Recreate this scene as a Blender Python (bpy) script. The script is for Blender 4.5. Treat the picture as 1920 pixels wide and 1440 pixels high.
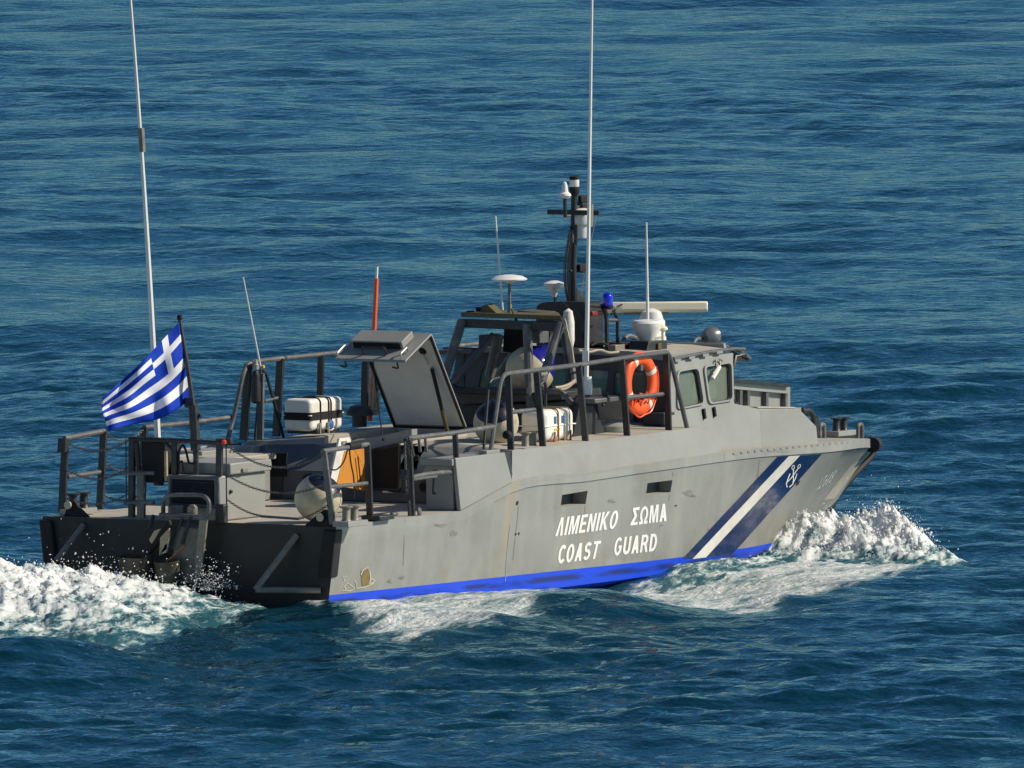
import bpy, bmesh, math, random
import numpy as np
from mathutils import Vector, Matrix, noise as mnoise
from mathutils.bvhtree import BVHTree
for o in list(bpy.data.objects): bpy.data.objects.remove(o)
S = bpy.context.scene; COL = S.collection
random.seed(7); RNG = np.random.default_rng(11)
R = math.radians
# ------------------------------------------------------------------ camera
# boat frame = world frame: x forward, y to port, z up, water at z = 0, transom at x = 0
CP = Vector((-139.0000, -88.6555, 12.3941))
CR = Vector((0.51900729, -0.85472543, -0.00871076)); CU = Vector((0.05588055, 0.02375935, 0.99815473)); CD = Vector((0.85294126, 0.51853634, -0.06009381))
FPX = 28352.9                                   # focal length in photo pixels (1920 wide)
cam = bpy.data.cameras.new('camera'); cam_o = bpy.data.objects.new('camera', cam); COL.objects.link(cam_o)
cam.sensor_fit = 'HORIZONTAL'; cam.sensor_width = 36.0; cam.lens = FPX / 1920 * 36.0
cam.clip_start = 1.0; cam.clip_end = 8000.0
cam_o.matrix_world = Matrix(((CR.x, CU.x, -CD.x, CP.x), (CR.y, CU.y, -CD.y, CP.y), (CR.z, CU.z, -CD.z, CP.z), (0, 0, 0, 1)))
S.camera = cam_o
# ------------------------------------------------------------------ sky, sun, exposure
SUN_TO = Vector((0.50, -0.866, 0.0)).normalized(); SUN_EL = R(36)
W = bpy.data.worlds.new('World'); S.world = W; W.use_nodes = True
nt = W.node_tree; sky = nt.nodes.new('ShaderNodeTexSky'); sky.sky_type = 'NISHITA'; sky.sun_disc = False
sky.sun_elevation = SUN_EL; sky.sun_rotation = math.atan2(SUN_TO.x, SUN_TO.y)
sky.altitude = 0; sky.air_density = 1.0; sky.dust_density = 0.0; sky.ozone_density = 5.0
nt.links.new(sky.outputs[0], nt.nodes['Background'].inputs[0]); nt.nodes['Background'].inputs[1].default_value = 0.072
sl = bpy.data.lights.new('sun', 'SUN'); sl.energy = 5.0; sl.angle = R(0.53); sl.color = (1.0, 0.895, 0.735)
so = bpy.data.objects.new('sun', sl); COL.objects.link(so)
sd = Vector((SUN_TO.x * math.cos(SUN_EL), SUN_TO.y * math.cos(SUN_EL), math.sin(SUN_EL)))
so.rotation_euler = sd.to_track_quat('Z', 'Y').to_euler(); so.location = (20, -40, 40)
S.view_settings.view_transform = 'Standard'; S.view_settings.look = 'None'
S.view_settings.exposure = 0.0; S.view_settings.gamma = 1.0; S.view_settings.use_curve_mapping = False
# ------------------------------------------------------------------ photo pixel -> place on a plane of the boat
def ray(X, Y): return CD + CR * ((X - 960) / FPX) - CU * ((Y - 720) / FPX)
def at(X, Y, x=None, y=None, z=None, n=None, p=None):
    d = ray(X, Y)
    if x is not None: t = (x - CP.x) / d.x
    elif y is not None: t = (y - CP.y) / d.y
    elif z is not None: t = (z - CP.z) / d.z
    else: t = (p - CP).dot(n) / d.dot(n)
    return CP + d * t
# ------------------------------------------------------------------ materials
MATS = {}
def mat(name, col, rough=0.5, metal=0.0, var=0.12, scale=3.0, bump=0.0, bscale=40.0, dirt=None, dirt_amt=0.0, dscale=2.0, stretch=(1, 1, 1), spec=0.5, sss=0.0, trans=0.0, coat=0.0):
    m = bpy.data.materials.new(name); m.use_nodes = True; t = m.node_tree; N = t.nodes; L = t.links
    b = N['Principled BSDF']; b.inputs['Roughness'].default_value = rough; b.inputs['Metallic'].default_value = metal
    b.inputs['Specular IOR Level'].default_value = spec
    if coat: b.inputs['Coat Weight'].default_value = coat
    if sss: b.inputs['Subsurface Weight'].default_value = sss; b.inputs['Subsurface Scale'].default_value = 0.05
    geo = N.new('ShaderNodeNewGeometry'); mp = N.new('ShaderNodeMapping'); mp.inputs['Scale'].default_value = stretch
    L.new(geo.outputs['Position'], mp.inputs['Vector'])
    nz = N.new('ShaderNodeTexNoise'); nz.inputs['Scale'].default_value = scale; nz.inputs['Detail'].default_value = 6; nz.inputs['Roughness'].default_value = 0.62
    L.new(mp.outputs[0], nz.inputs['Vector'])
    r = N.new('ShaderNodeMapRange'); r.inputs['From Min'].default_value = 0.3; r.inputs['From Max'].default_value = 0.7
    r.inputs['To Min'].default_value = 1 - var; r.inputs['To Max'].default_value = 1 + var * 0.6
    L.new(nz.outputs[0], r.inputs['Value'])
    mx = N.new('ShaderNodeMix'); mx.data_type = 'RGBA'; mx.blend_type = 'MULTIPLY'; mx.inputs[0].default_value = 1.0
    mx.inputs[6].default_value = (*col, 1); L.new(r.outputs[0], mx.inputs[7]); out = mx.outputs[2]
    if dirt:
        n2 = N.new('ShaderNodeTexNoise'); n2.inputs['Scale'].default_value = dscale; n2.inputs['Detail'].default_value = 8; n2.inputs['Roughness'].default_value = 0.7
        L.new(mp.outputs[0], n2.inputs['Vector'])
        r2 = N.new('ShaderNodeMapRange'); r2.inputs['From Min'].default_value = 0.52; r2.inputs['From Max'].default_value = 0.72; r2.inputs['To Max'].default_value = dirt_amt
        L.new(n2.outputs[0], r2.inputs['Value'])
        m2 = N.new('ShaderNodeMix'); m2.data_type = 'RGBA'; L.new(r2.outputs[0], m2.inputs[0]); L.new(out, m2.inputs[6]); m2.inputs[7].default_value = (*dirt, 1); out = m2.outputs[2]
    L.new(out, b.inputs['Base Color'])
    if bump:
        n3 = N.new('ShaderNodeTexNoise'); n3.inputs['Scale'].default_value = bscale; n3.inputs['Detail'].default_value = 4
        L.new(geo.outputs['Position'], n3.inputs['Vector'])
        bp = N.new('ShaderNodeBump'); bp.inputs['Strength'].default_value = bump; bp.inputs['Distance'].default_value = 0.01
        L.new(n3.outputs[0], bp.inputs['Height']); L.new(bp.outputs[0], b.inputs['Normal'])
    MATS[name] = m; return m
GREY = (0.275, 0.281, 0.264)
mat('grey_paint', GREY, 0.48, var=0.10, scale=1.6, bump=0.06, bscale=6, dirt=(0.20, 0.185, 0.155), dirt_amt=0.5, dscale=1.3)
mat('deck_paint', (0.40, 0.375, 0.315), 0.8, var=0.16, scale=3, bump=0.25, bscale=90, dirt=(0.25, 0.23, 0.20), dirt_amt=0.6, dscale=1.6)
mat('dark_grey', (0.022, 0.024, 0.027), 0.45, var=0.25, scale=6, dirt=(0.10, 0.095, 0.085), dirt_amt=0.4, dscale=9)
mat('rail_grey', (0.105, 0.108, 0.110), 0.45, var=0.25, scale=8, dirt=(0.30, 0.28, 0.24), dirt_amt=0.6, dscale=7)
mat('transom_shade', (0.020, 0.020, 0.019), 0.6, var=0.25, scale=2.5, dirt=(0.05, 0.044, 0.033), dirt_amt=0.6, dscale=2.2)  # near-black so the transom's shade sits in the colour, plus grime
mat('rubber', (0.008, 0.008, 0.009), 0.7, var=0.3, scale=9, bump=0.1)
mat('black', (0.006, 0.006, 0.007), 0.8, var=0.2)
mat('white_paint', (0.78, 0.76, 0.70), 0.35, var=0.08, scale=5, dirt=(0.45, 0.40, 0.30), dirt_amt=0.45, dscale=6)
mat('antenna_white', (0.80, 0.79, 0.75), 0.3, var=0.05, scale=4)
mat('raft_white', (0.82, 0.80, 0.74), 0.32, var=0.06, scale=7, dirt=(0.55, 0.46, 0.30), dirt_amt=0.35, dscale=8)
mat('cream', (0.88, 0.80, 0.60), 0.35, var=0.05)
mat('letter_white', (0.80, 0.80, 0.77), 0.5, var=0.06, scale=10)
mat('navy', (0.010, 0.026, 0.105), 0.22, var=0.25, scale=2.0, coat=0.3)
mat('stripe_white', (0.75, 0.73, 0.66), 0.35, var=0.12, scale=4, dirt=(0.5, 0.45, 0.36), dirt_amt=0.4, dscale=5)
mat('orange', (0.90, 0.115, 0.018), 0.38, var=0.08, scale=9, dirt=(0.62, 0.08, 0.02), dirt_amt=0.5, dscale=14)
mat('fender_cream', (0.56, 0.49, 0.34), 0.5, var=0.2, scale=7, dirt=(0.20, 0.17, 0.11), dirt_amt=0.6, dscale=6)
mat('fender_blue', (0.011, 0.012, 0.032), 0.35, var=0.3, scale=9)
mat('fender_gloss_blue', (0.015, 0.015, 0.22), 0.12, var=0.2, scale=9)
mat('plywood', (0.62, 0.26, 0.04), 0.5, var=0.16, scale=3, stretch=(9, 9, 1.2))
mat('olive', (0.105, 0.085, 0.030), 0.5, var=0.25, scale=6)
mat('rust', (0.35, 0.15, 0.05), 0.8, var=0.35, scale=14)
mat('tan', (0.40, 0.34, 0.22), 0.75, var=0.25, scale=12, bump=0.3)
mat('rope', (0.42, 0.37, 0.28), 0.85, var=0.25, scale=50)
mat('steel', (0.42, 0.41, 0.38), 0.5, metal=0.6, var=0.2, scale=20)
mat('worn_steel', (0.25, 0.235, 0.195), 0.5, metal=0.15, var=0.35, scale=9, dirt=(0.18, 0.12, 0.06), dirt_amt=0.6, dscale=9)
mat('light_blue_glass', (0.005, 0.02, 0.65), 0.1, var=0.25, scale=30, coat=0.5)
mat('lamp_red', (0.75, 0.06, 0.02), 0.3, var=0.1)
mat('sealamp_grey', (0.15, 0.17, 0.18), 0.35, metal=0.2, var=0.2, scale=12)
mat('flag_blue', (0.003, 0.040, 0.42), 0.75, var=0.10, scale=5, spec=0.2)
mat('flag_white', (0.74, 0.74, 0.78), 0.75, var=0.05, scale=5, spec=0.2)
mat('skin', (0.55, 0.27, 0.16), 0.5, var=0.08, scale=20)
mat('cloth_dark', (0.03, 0.035, 0.05), 0.85, var=0.2, scale=20)
mat('yellow', (0.75, 0.50, 0.03), 0.5, var=0.1)
mat('label_blue', (0.02, 0.12, 0.36), 0.5, var=0.1)
mat('aft_wall_shade', (0.060, 0.068, 0.08), 0.5, var=0.2, scale=4)  # wheelhouse grey darkened: shade of the aft wall is in the colour
mat('bulkhead_shade', (0.075, 0.088, 0.105), 0.5, var=0.2, scale=3)  # boat grey darkened and cooled to paint in the bulkheads' shade
mat('jet_metal', (0.085, 0.078, 0.062), 0.5, metal=0.3, var=0.4, scale=7, dirt=(0.16, 0.13, 0.08), dirt_amt=0.6, dscale=5)
mat('stem_lit_tone', (0.42, 0.39, 0.32), 0.5, var=0.12, scale=4)  # paler than the hull: sunlight on the stem facet is painted in
mat('liner_bounce', (0.66, 0.66, 0.64), 0.6, var=0.08, scale=5, bump=0.1)  # pale tone carries the light bounced up under the open hatch
mat('lamp_dark_red', (0.22, 0.02, 0.008), 0.3, var=0.1)
mat('rust_run', (0.27, 0.235, 0.19), 0.6, var=0.2, scale=9)
mat('scuff', (0.215, 0.21, 0.19), 0.6, var=0.3, scale=12)
mat('weld', (0.32, 0.32, 0.295), 0.5, var=0.1)
mat('scar_olive', (0.20, 0.155, 0.05), 0.8, var=0.3, scale=12)
mat('scar_pale', (0.55, 0.52, 0.43), 0.8, var=0.2, scale=20)
mat('cabin_inside', (0.30, 0.32, 0.28), 0.6, var=0.2, scale=5)
mat('cabin_dark', (0.040, 0.046, 0.055), 0.6, var=0.2, scale=5)
def glass_mat(name, tint, tr):
    m = bpy.data.materials.new(name); m.use_nodes = True; N = m.node_tree.nodes; L = m.node_tree.links
    b = N['Principled BSDF']; out = N['Material Output']
    b.inputs['Base Color'].default_value = (*tint, 1); b.inputs['Roughness'].default_value = 0.04
    t = N.new('ShaderNodeBsdfTransparent'); t.inputs[0].default_value = (0.72, 0.86, 0.84, 1)
    mx = N.new('ShaderNodeMixShader'); mx.inputs[0].default_value = tr
    L.new(b.outputs[0], mx.inputs[1]); L.new(t.outputs[0], mx.inputs[2]); L.new(mx.outputs[0], out.inputs[0])
    MATS[name] = m
glass_mat('window_glass', (0.33, 0.37, 0.29), 0.66)
# hull paint: grey topsides, blue boot-top below the waterline mark, stains
def hull_mat():
    m = mat('hull_paint', GREY, 0.46, var=0.16, scale=1.1, bump=0.05, bscale=2.2, dirt=(0.195, 0.185, 0.16), dirt_amt=0.75, dscale=1.0)
    N = m.node_tree.nodes; L = m.node_tree.links; b = N['Principled BSDF']
    src = b.inputs['Base Color'].links[0].from_socket
    geo = N.new('ShaderNodeNewGeometry'); sep = N.new('ShaderNodeSeparateXYZ'); L.new(geo.outputs['Position'], sep.inputs[0])
    def math_(op, a, c=None, v=None):
        n = N.new('ShaderNodeMath'); n.operation = op
        for i, q in enumerate((a, c)):
            if q is None: continue
            if isinstance(q, (int, float)): n.inputs[i].default_value = q
            else: L.new(q, n.inputs[i])
        return n.outputs[0]
    def mixc(f, a, col):
        n = N.new('ShaderNodeMix'); n.data_type = 'RGBA'; L.new(f, n.inputs[0]); L.new(a, n.inputs[6])
        if isinstance(col, tuple): n.inputs[7].default_value = (*col, 1)
        else: L.new(col, n.inputs[7])
        return n.outputs[2]
    def rng(v, a, c, lo=0.0, hi=1.0):
        n = N.new('ShaderNodeMapRange'); L.new(v, n.inputs['Value']); n.inputs['From Min'].default_value = a; n.inputs['From Max'].default_value = c
        n.inputs['To Min'].default_value = lo; n.inputs['To Max'].default_value = hi; return n.outputs[0]
    def noise_(scale, st=(1, 1, 1), det=6):
        mp = N.new('ShaderNodeMapping'); mp.inputs['Scale'].default_value = st; L.new(geo.outputs['Position'], mp.inputs[0])
        n = N.new('ShaderNodeTexNoise'); n.inputs['Scale'].default_value = scale; n.inputs['Detail'].default_value = det; L.new(mp.outputs[0], n.inputs[0]); return n.outputs[0]
    # vertical weather streaks and rust weeps
    stx = noise_(2.2, (2.4, 2.4, 0.22)); f = rng(stx, 0.48, 0.72, 0, 0.24); src = mixc(f, src, (0.42, 0.40, 0.33))
    st2 = noise_(4.0, (2.0, 2.0, 0.10), 3); f = rng(st2, 0.62, 0.74, 0, 0.26); src = mixc(f, src, (0.36, 0.25, 0.13))
    dx = math_('ABSOLUTE', math_('SUBTRACT', math_('SUBTRACT', sep.outputs[0], 3.74), math_('MULTIPLY', math_('SUBTRACT', sep.outputs[2], 1.15), 0.25)))
    f = math_('MULTIPLY', rng(dx, 0.0, 0.14, 0.42, 0.0), rng(stx, 0.3, 0.6)); src = mixc(f, src, (0.40, 0.27, 0.12))
    # scuffed band just above the boot-top
    f = math_('MULTIPLY', rng(sep.outputs[2], 0.55, 0.22, 0, 0.55), rng(noise_(3.2), 0.45, 0.62)); src = mixc(f, src, (0.20, 0.20, 0.165))
    # boot-top
    zt = math_('SUBTRACT', 0.245, math_('MULTIPLY', sep.outputs[0], 0.0115))
    zz = math_('SUBTRACT', sep.outputs[2], zt)
    band = math_('MULTIPLY', rng(math_('ABSOLUTE', math_('ADD', zz, 0.085)), 0.015, 0.045, 1, 0), rng(noise_(2.6, (0.5, 0.5, 3)), 0.42, 0.55))
    blue = N.new('ShaderNodeMix'); blue.data_type = 'RGBA'; L.new(math_('MULTIPLY', band, 0.85), blue.inputs[0]); blue.inputs[6].default_value = (0.0015, 0.058, 0.70, 1); blue.inputs[7].default_value = (0.008, 0.018, 0.10, 1)
    src = mixc(rng(zz, 0.003, -0.003), src, blue.outputs[2])
    L.new(src, b.inputs['Base Color'])
hull_mat()
# ------------------------------------------------------------------ mesh helpers
class MB:
    def __init__(s): s.v = []; s.f = []
    def add(s, vs, fs):
        k = len(s.v); s.v += [tuple(v) for v in vs]; s.f += [tuple(i + k for i in f) for f in fs]; return s
    def box(s, a, b):
        (x0, y0, z0), (x1, y1, z1) = a, b
        x0, x1 = sorted((x0, x1)); y0, y1 = sorted((y0, y1)); z0, z1 = sorted((z0, z1))
        return s.add([(x0, y0, z0), (x1, y0, z0), (x1, y1, z0), (x0, y1, z0), (x0, y0, z1), (x1, y0, z1), (x1, y1, z1), (x0, y1, z1)],
                     [(3, 2, 1, 0), (4, 5, 6, 7), (0, 1, 5, 4), (1, 2, 6, 5), (2, 3, 7, 6), (3, 0, 4, 7)])
    def prism(s, poly, d):
        poly = [Vector(p) for p in poly]; d = Vector(d); n = len(poly)
        nn = Vector((0, 0, 0))
        for i in range(n): nn += poly[i].cross(poly[(i + 1) % n])
        if nn.dot(d) > 0: poly = poly[::-1]
        vs = poly + [p + d for p in poly]
        return s.add(vs, [tuple(range(n)), tuple(range(2 * n - 1, n - 1, -1))] + [(i, n + i, n + (i + 1) % n, (i + 1) % n) for i in range(n)])
    def tube(s, pts, r, n=8, cap=True, r2=None):
        pts = [Vector(p) for p in pts]; m = len(pts); k = len(s.v); up = None; rings = []
        for i, p in enumerate(pts):
            t = (pts[min(i + 1, m - 1)] - pts[max(i - 1, 0)]).normalized()
            if up is None: up = Vector((0, 0, 1)) if abs(t.z) < 0.9 else Vector((1, 0, 0))
            a = t.cross(up).normalized(); b = a.cross(t); up = b
            rr = r if r2 is None else r + (r2 - r) * i / (m - 1)
            rings.append([p + a * (rr * math.cos(2 * math.pi * j / n)) + b * (rr * math.sin(2 * math.pi * j / n)) for j in range(n)])
        vs = [v for q in rings for v in q]; fs = []
        for i in range(m - 1):
            for j in range(n): fs.append((i * n + j, i * n + (j + 1) % n, (i + 1) * n + (j + 1) % n, (i + 1) * n + j))
        if cap: fs += [tuple(range(n - 1, -1, -1)), tuple((m - 1) * n + j for j in range(n))]
        return s.add(vs, fs)
    def bar(s, a, b, wy, wx):                      # flat bar post between two points
        a = Vector(a); b = Vector(b); d = (b - a); vs = []
        for p in (a, b):
            for sx, sy in ((-1, -1), (1, -1), (1, 1), (-1, 1)): vs.append(p + Vector((sx * wx / 2, sy * wy / 2, 0)))
        return s.add(vs, [(3, 2, 1, 0), (4, 5, 6, 7), (0, 1, 5, 4), (1, 2, 6, 5), (2, 3, 7, 6), (3, 0, 4, 7)])
    def lathe(s, prof, base, axis=(0, 0, 1), n=16):
        ax = Vector(axis).normalized(); a = ax.orthogonal().normalized(); b = ax.cross(a); base = Vector(base); vs = []; fs = []
        for r, h in prof:
            for j in range(n): vs.append(base + ax * h + a * (r * math.cos(2 * math.pi * j / n)) + b * (r * math.sin(2 * math.pi * j / n)))
        for i in range(len(prof) - 1):
            for j in range(n): fs.append((i * n + j, i * n + (j + 1) % n, (i + 1) * n + (j + 1) % n, (i + 1) * n + j))
        fs += [tuple(range(n - 1, -1, -1)), tuple((len(prof) - 1) * n + j for j in range(n))]
        return s.add(vs, fs)
    def quadplate(s, q, th, nrm):                  # 4..n points + thickness along nrm
        return s.prism(q, Vector(nrm).normalized() * th)
def arc(pts, r, n=5):                              # round the corners of a polyline
    pts = [Vector(p) for p in pts]; out = [pts[0]]
    for i in range(1, len(pts) - 1):
        a = (pts[i - 1] - pts[i]); b = (pts[i + 1] - pts[i]); q = min(r, a.length * .49, b.length * .49)
        p0 = pts[i] + a.normalized() * q; p1 = pts[i] + b.normalized() * q
        for k in range(n + 1):
            t = k / n; out.append(p0 * (1 - t) ** 2 + pts[i] * 2 * t * (1 - t) + p1 * t * t)
    return out + [pts[-1]]
def link(name, me, material, parent=None, bevel=0.0, smooth=35, kind=None, seg=2):
    if isinstance(me, MB):
        m = bpy.data.meshes.new(name); m.from_pydata([tuple(v) for v in me.v], [], me.f); m.validate(); m.update(); me = m
    if not me.materials:
        for mm in (material if isinstance(material, (list, tuple)) else [material]): me.materials.append(MATS[mm] if isinstance(mm, str) else mm)
    if smooth:
        me.polygons.foreach_set('use_smooth', [True] * len(me.polygons)); me.set_sharp_from_angle(angle=R(smooth))
    o = bpy.data.objects.new(name, me); COL.objects.link(o)
    if bevel:
        b = o.modifiers.new('bevel', 'BEVEL'); b.width = bevel; b.segments = seg; b.limit_method = 'ANGLE'; b.angle_limit = R(40); b.harden_normals = False
    if parent is not None:
        o.parent = parent
        if parent.type == 'EMPTY': o.matrix_parent_inverse = Matrix.Translation(-parent.location)
    if kind: o['kind'] = kind
    return o
def thing(name, label, cat, loc, group=None):
    e = bpy.data.objects.new(name, None); COL.objects.link(e); e.location = loc; e.empty_display_size = 0.2
    e['label'] = label; e['category'] = cat
    if group: e['group'] = group
    return e
def tag(o, label, cat, group=None):
    o['label'] = label; o['category'] = cat
    if group: o['group'] = group
    return o
def lab(o, text): o['label'] = text; return o
def rrect(q, r, n=5):                              # rounded polygon in 2D
    q = [Vector((p[0], p[1], 0)) for p in q]; out = []
    for i in range(len(q)):
        a = q[i - 1] - q[i]; b = q[(i + 1) % len(q)] - q[i]; rr = min(r, a.length * .45, b.length * .45)
        p0 = q[i] + a.normalized() * rr; p1 = q[i] + b.normalized() * rr
        for k in range(n + 1):
            t = k / n; out.append(p0 * (1 - t) ** 2 + q[i] * 2 * t * (1 - t) + p1 * t * t)
    return [(p.x, p.y) for p in out]
def panel(loops, org, ex, ey, th):                 # flat wall with window holes: 2D loops -> mesh
    cu = bpy.data.curves.new('t', 'CURVE'); cu.dimensions = '2D'; cu.fill_mode = 'BOTH'; cu.extrude = th / 2
    for lp in loops:
        sp = cu.splines.new('POLY'); sp.points.add(len(lp) - 1); sp.use_cyclic_u = True
        for i, p in enumerate(lp): sp.points[i].co = (p[0], p[1], 0, 1)
    o = bpy.data.objects.new('t', cu); COL.objects.link(o)
    me = bpy.data.meshes.new_from_object(o.evaluated_get(bpy.context.evaluated_depsgraph_get()))
    bpy.data.objects.remove(o); bpy.data.curves.remove(cu)
    ex = Vector(ex).normalized(); ez = ex.cross(Vector(ey)).normalized(); ey = ez.cross(ex)
    me.transform(Matrix(((ex.x, ey.x, ez.x, org[0]), (ex.y, ey.y, ez.y, org[1]), (ex.z, ey.z, ez.z, org[2]), (0, 0, 0, 1))))
    bm = bmesh.new(); bm.from_mesh(me); bmesh.ops.remove_doubles(bm, verts=bm.verts, dist=1e-5); bmesh.ops.recalc_face_normals(bm, faces=bm.faces); bm.to_mesh(me); bm.free()
    return me
class Plane:                                       # wall plane with 2D coordinates
    def __init__(s, org, ex, ey):
        s.o = Vector(org); s.ex = Vector(ex).normalized(); s.n = s.ex.cross(Vector(ey)).normalized(); s.ey = s.n.cross(s.ex)
    def px(s, X, Y): d = at(X, Y, n=s.n, p=s.o) - s.o; return (d.dot(s.ex), d.dot(s.ey))
    def w(s, a, b, h=0.0): return s.o + s.ex * a + s.ey * b + s.n * h
    def panel(s, loops, th): return panel(loops, s.o, s.ex, s.ey, th)
def interp(x, xs, ys): return float(np.interp(x, xs, ys))
def smoothtab(xs, ys):                             # monotone-ish smooth table lookup
    xs = np.array(xs, float); ys = np.array(ys, float); m = np.gradient(ys, xs)
    def f(x):
        x = min(max(x, xs[0]), xs[-1]); i = min(int(np.searchsorted(xs, x, 'right')) - 1, len(xs) - 2); h = xs[i + 1] - xs[i]; t = (x - xs[i]) / h
        return float((2 * t**3 - 3 * t**2 + 1) * ys[i] + (t**3 - 2 * t**2 + t) * h * m[i] + (-2 * t**3 + 3 * t**2) * ys[i + 1] + (t**3 - t**2) * h * m[i + 1])
    return f
# ------------------------------------------------------------------ THE BOAT
boat = thing('patrol_boat', 'grey armed coast guard patrol boat with navy and white bow stripes, running through the sea', 'boat', (7, 0, 0))
XS = [0, 3, 6, 8, 9.5, 11, 12.3, 13.4, 14.2, 14.7, 14.95]
HBf = smoothtab(XS, [1.9, 1.9, 1.9, 1.88, 1.80, 1.57, 1.22, .78, .42, .17, .06])
ZSf = smoothtab([0, 2.6, 3.7, 5.3, 7.2, 9.2, 10.4, 11.5, 12.7, 13.6, 14.95], [1.0, 1.0, 1.25, 1.27, 1.295, 1.30, 1.26, 1.215, 1.17, 1.12, 1.01])
def ZS(x): return interp(x, [0, 2.6, 3.7], [1.0, 1.0, 1.25]) if x < 3.7 else ZSf(x)
CYf = smoothtab([0, 4, 8, 9.5, 11, 12.3, 13.2, 13.9, 14.5, 14.95], [1.77, 1.77, 1.68, 1.48, 1.12, .70, .38, .17, .07, .03])
CZf = smoothtab([0, 4, 8, 9.5, 11, 12.3, 13.2, 13.9, 14.5, 14.95], [0.02, 0.0, 0.0, 0.02, .07, .16, .28, .40, .70, .88])
KZf = smoothtab([0, 4, 8, 9.5, 11, 12.4, 13.3, 13.95, 14.5, 14.95], [-.45, -.55, -.58, -.53, -.36, -.05, .16, .33, .61, .82])
def hull_section(x):
    hb, zs, cy, cz, kz = HBf(x), ZS(x), CYf(x), CZf(x), KZf(x)
    zi = 1.0 if x < 3.66 else zs - 0.001
    pts = [(0.0, zi), (hb - 0.07, zi), (hb - 0.07, zs) if x < 3.66 else (hb - 0.05, zs), (hb, zs)]
    c = 0.10 * max(0.0, min(1.0, (x - 8.5) / 4.0)) * max(0.0, min(1.0, (14.9 - x) / 1.5))
    e = 0.016 * max(0.0, min(1.0, (x - 3.3) / .4))
    pts.append((hb + .25 * e, zs - 0.105)); pts.append((hb - .75 * e, zs - 0.112))
    y0, z0 = hb - .75 * e, zs - 0.112
    for k in range(1, 9):
        t = k / 8; yy = y0 + (cy - y0) * t - c * math.sin(math.pi * t) * 0.9 * (1 - 0.3 * t)
        pts.append((yy, z0 + (cz - z0) * t))
    pts.append((max(cy - 0.06, 0.0), cz - 0.03)); pts.append((0.0, kz))
    return pts
stn = list(np.arange(0, 2.6, 0.4)) + [2.6, 2.9, 3.3, 3.659, 3.661] + list(np.arange(4.0, 14.8, 0.2)) + [14.8, 14.95]
secs = [hull_section(x) for x in stn]; npn = len(secs[0]); hv = []; hf = []
for x, sec in zip(stn, secs):
    for y, z in sec: hv.append((x, -y, z))
    for y, z in sec: hv.append((x, y, z))
for i in range(len(stn) - 1):
    for j in range(npn - 1):
        a = i * 2 * npn + j; b = a + 2 * npn
        hf.append((a, a + 1, b + 1, b)); hf.append((a + npn, b + npn, b + npn + 1, a + npn + 1))
def endcap(i, flip):
    k = i * 2 * npn; lp = [k + j for j in range(npn)] + [k + npn + j for j in range(npn - 2, 0, -1)]
    hf.append(tuple(lp[::-1] if flip else lp))
endcap(0, True); endcap(len(stn) - 1, False)
hm = bpy.data.meshes.new('hull'); hm.from_pydata(hv, [], hf)
bm = bmesh.new(); bm.from_mesh(hm); bmesh.ops.remove_doubles(bm, verts=bm.verts, dist=1e-4); bmesh.ops.recalc_face_normals(bm, faces=bm.faces); bm.to_mesh(hm)
HULLBVH = BVHTree.FromBMesh(bm); bm.free()
def onhull(X, Y, off=0.004):
    d = ray(X, Y).normalized(); loc, nrm, i, ds = HULLBVH.ray_cast(CP, d)
    if loc is None: return None
    if nrm.dot(d) > 0: nrm = -nrm
    return loc + nrm * off
# window recesses cut into the topsides
WINQ = [[(1054, 928), (1102, 920), (1098, 945), (1051, 950)], [(1214, 906), (1261, 900), (1257, 923), (1211, 928)]]
hull = link('hull', hm, 'hull_paint', boat, smooth=28)
hm.materials.append(MATS['deck_paint']); hm.materials.append(MATS['transom_shade'])
cut = MB()
for q in WINQ:
    P = [onhull(*p, off=0) for p in q]; P = [Vector((p.x, -2.1, p.z)) for p in P]; cut.prism(P, (0, 0.41, 0))
cutm = bpy.data.meshes.new('c'); cutm.from_pydata(cut.v, [], cut.f)
bm = bmesh.new(); bm.from_mesh(cutm); bmesh.ops.recalc_face_normals(bm, faces=bm.faces); bm.to_mesh(cutm); bm.free()
cuto = bpy.data.objects.new('c', cutm); COL.objects.link(cuto)
bo = hull.modifiers.new('b', 'BOOLEAN'); bo.object = cuto; bo.operation = 'DIFFERENCE'; bo.solver = 'EXACT'
dg = bpy.context.evaluated_depsgraph_get(); hm2 = bpy.data.meshes.new_from_object(hull.evaluated_get(dg)); hull.modifiers.clear()
hull.data = hm2; bpy.data.objects.remove(cuto)
while len(hm2.materials) < 3: hm2.materials.append(MATS['deck_paint'])
hm2.materials[0] = MATS['hull_paint']; hm2.materials[1] = MATS['deck_paint']; hm2.materials[2] = MATS['transom_shade']
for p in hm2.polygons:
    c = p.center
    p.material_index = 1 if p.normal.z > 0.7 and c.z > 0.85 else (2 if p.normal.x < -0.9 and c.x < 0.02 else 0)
for q in WINQ:                                     # dark panes deep in the recess
    P = [onhull(*p, off=0) for p in q]; P = [Vector((p.x, -1.70, p.z)) for p in P]
    cx = sum(p.x for p in P) / 4; cz = sum(p.z for p in P) / 4
    P = [Vector((cx + (p.x - cx) * .92, p.y, cz + (p.z - cz) * .9)) for p in P]
    link('hull_window', MB().quadplate(P, 0.006, (0, -1, 0)), 'cabin_dark', hull)
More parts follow.
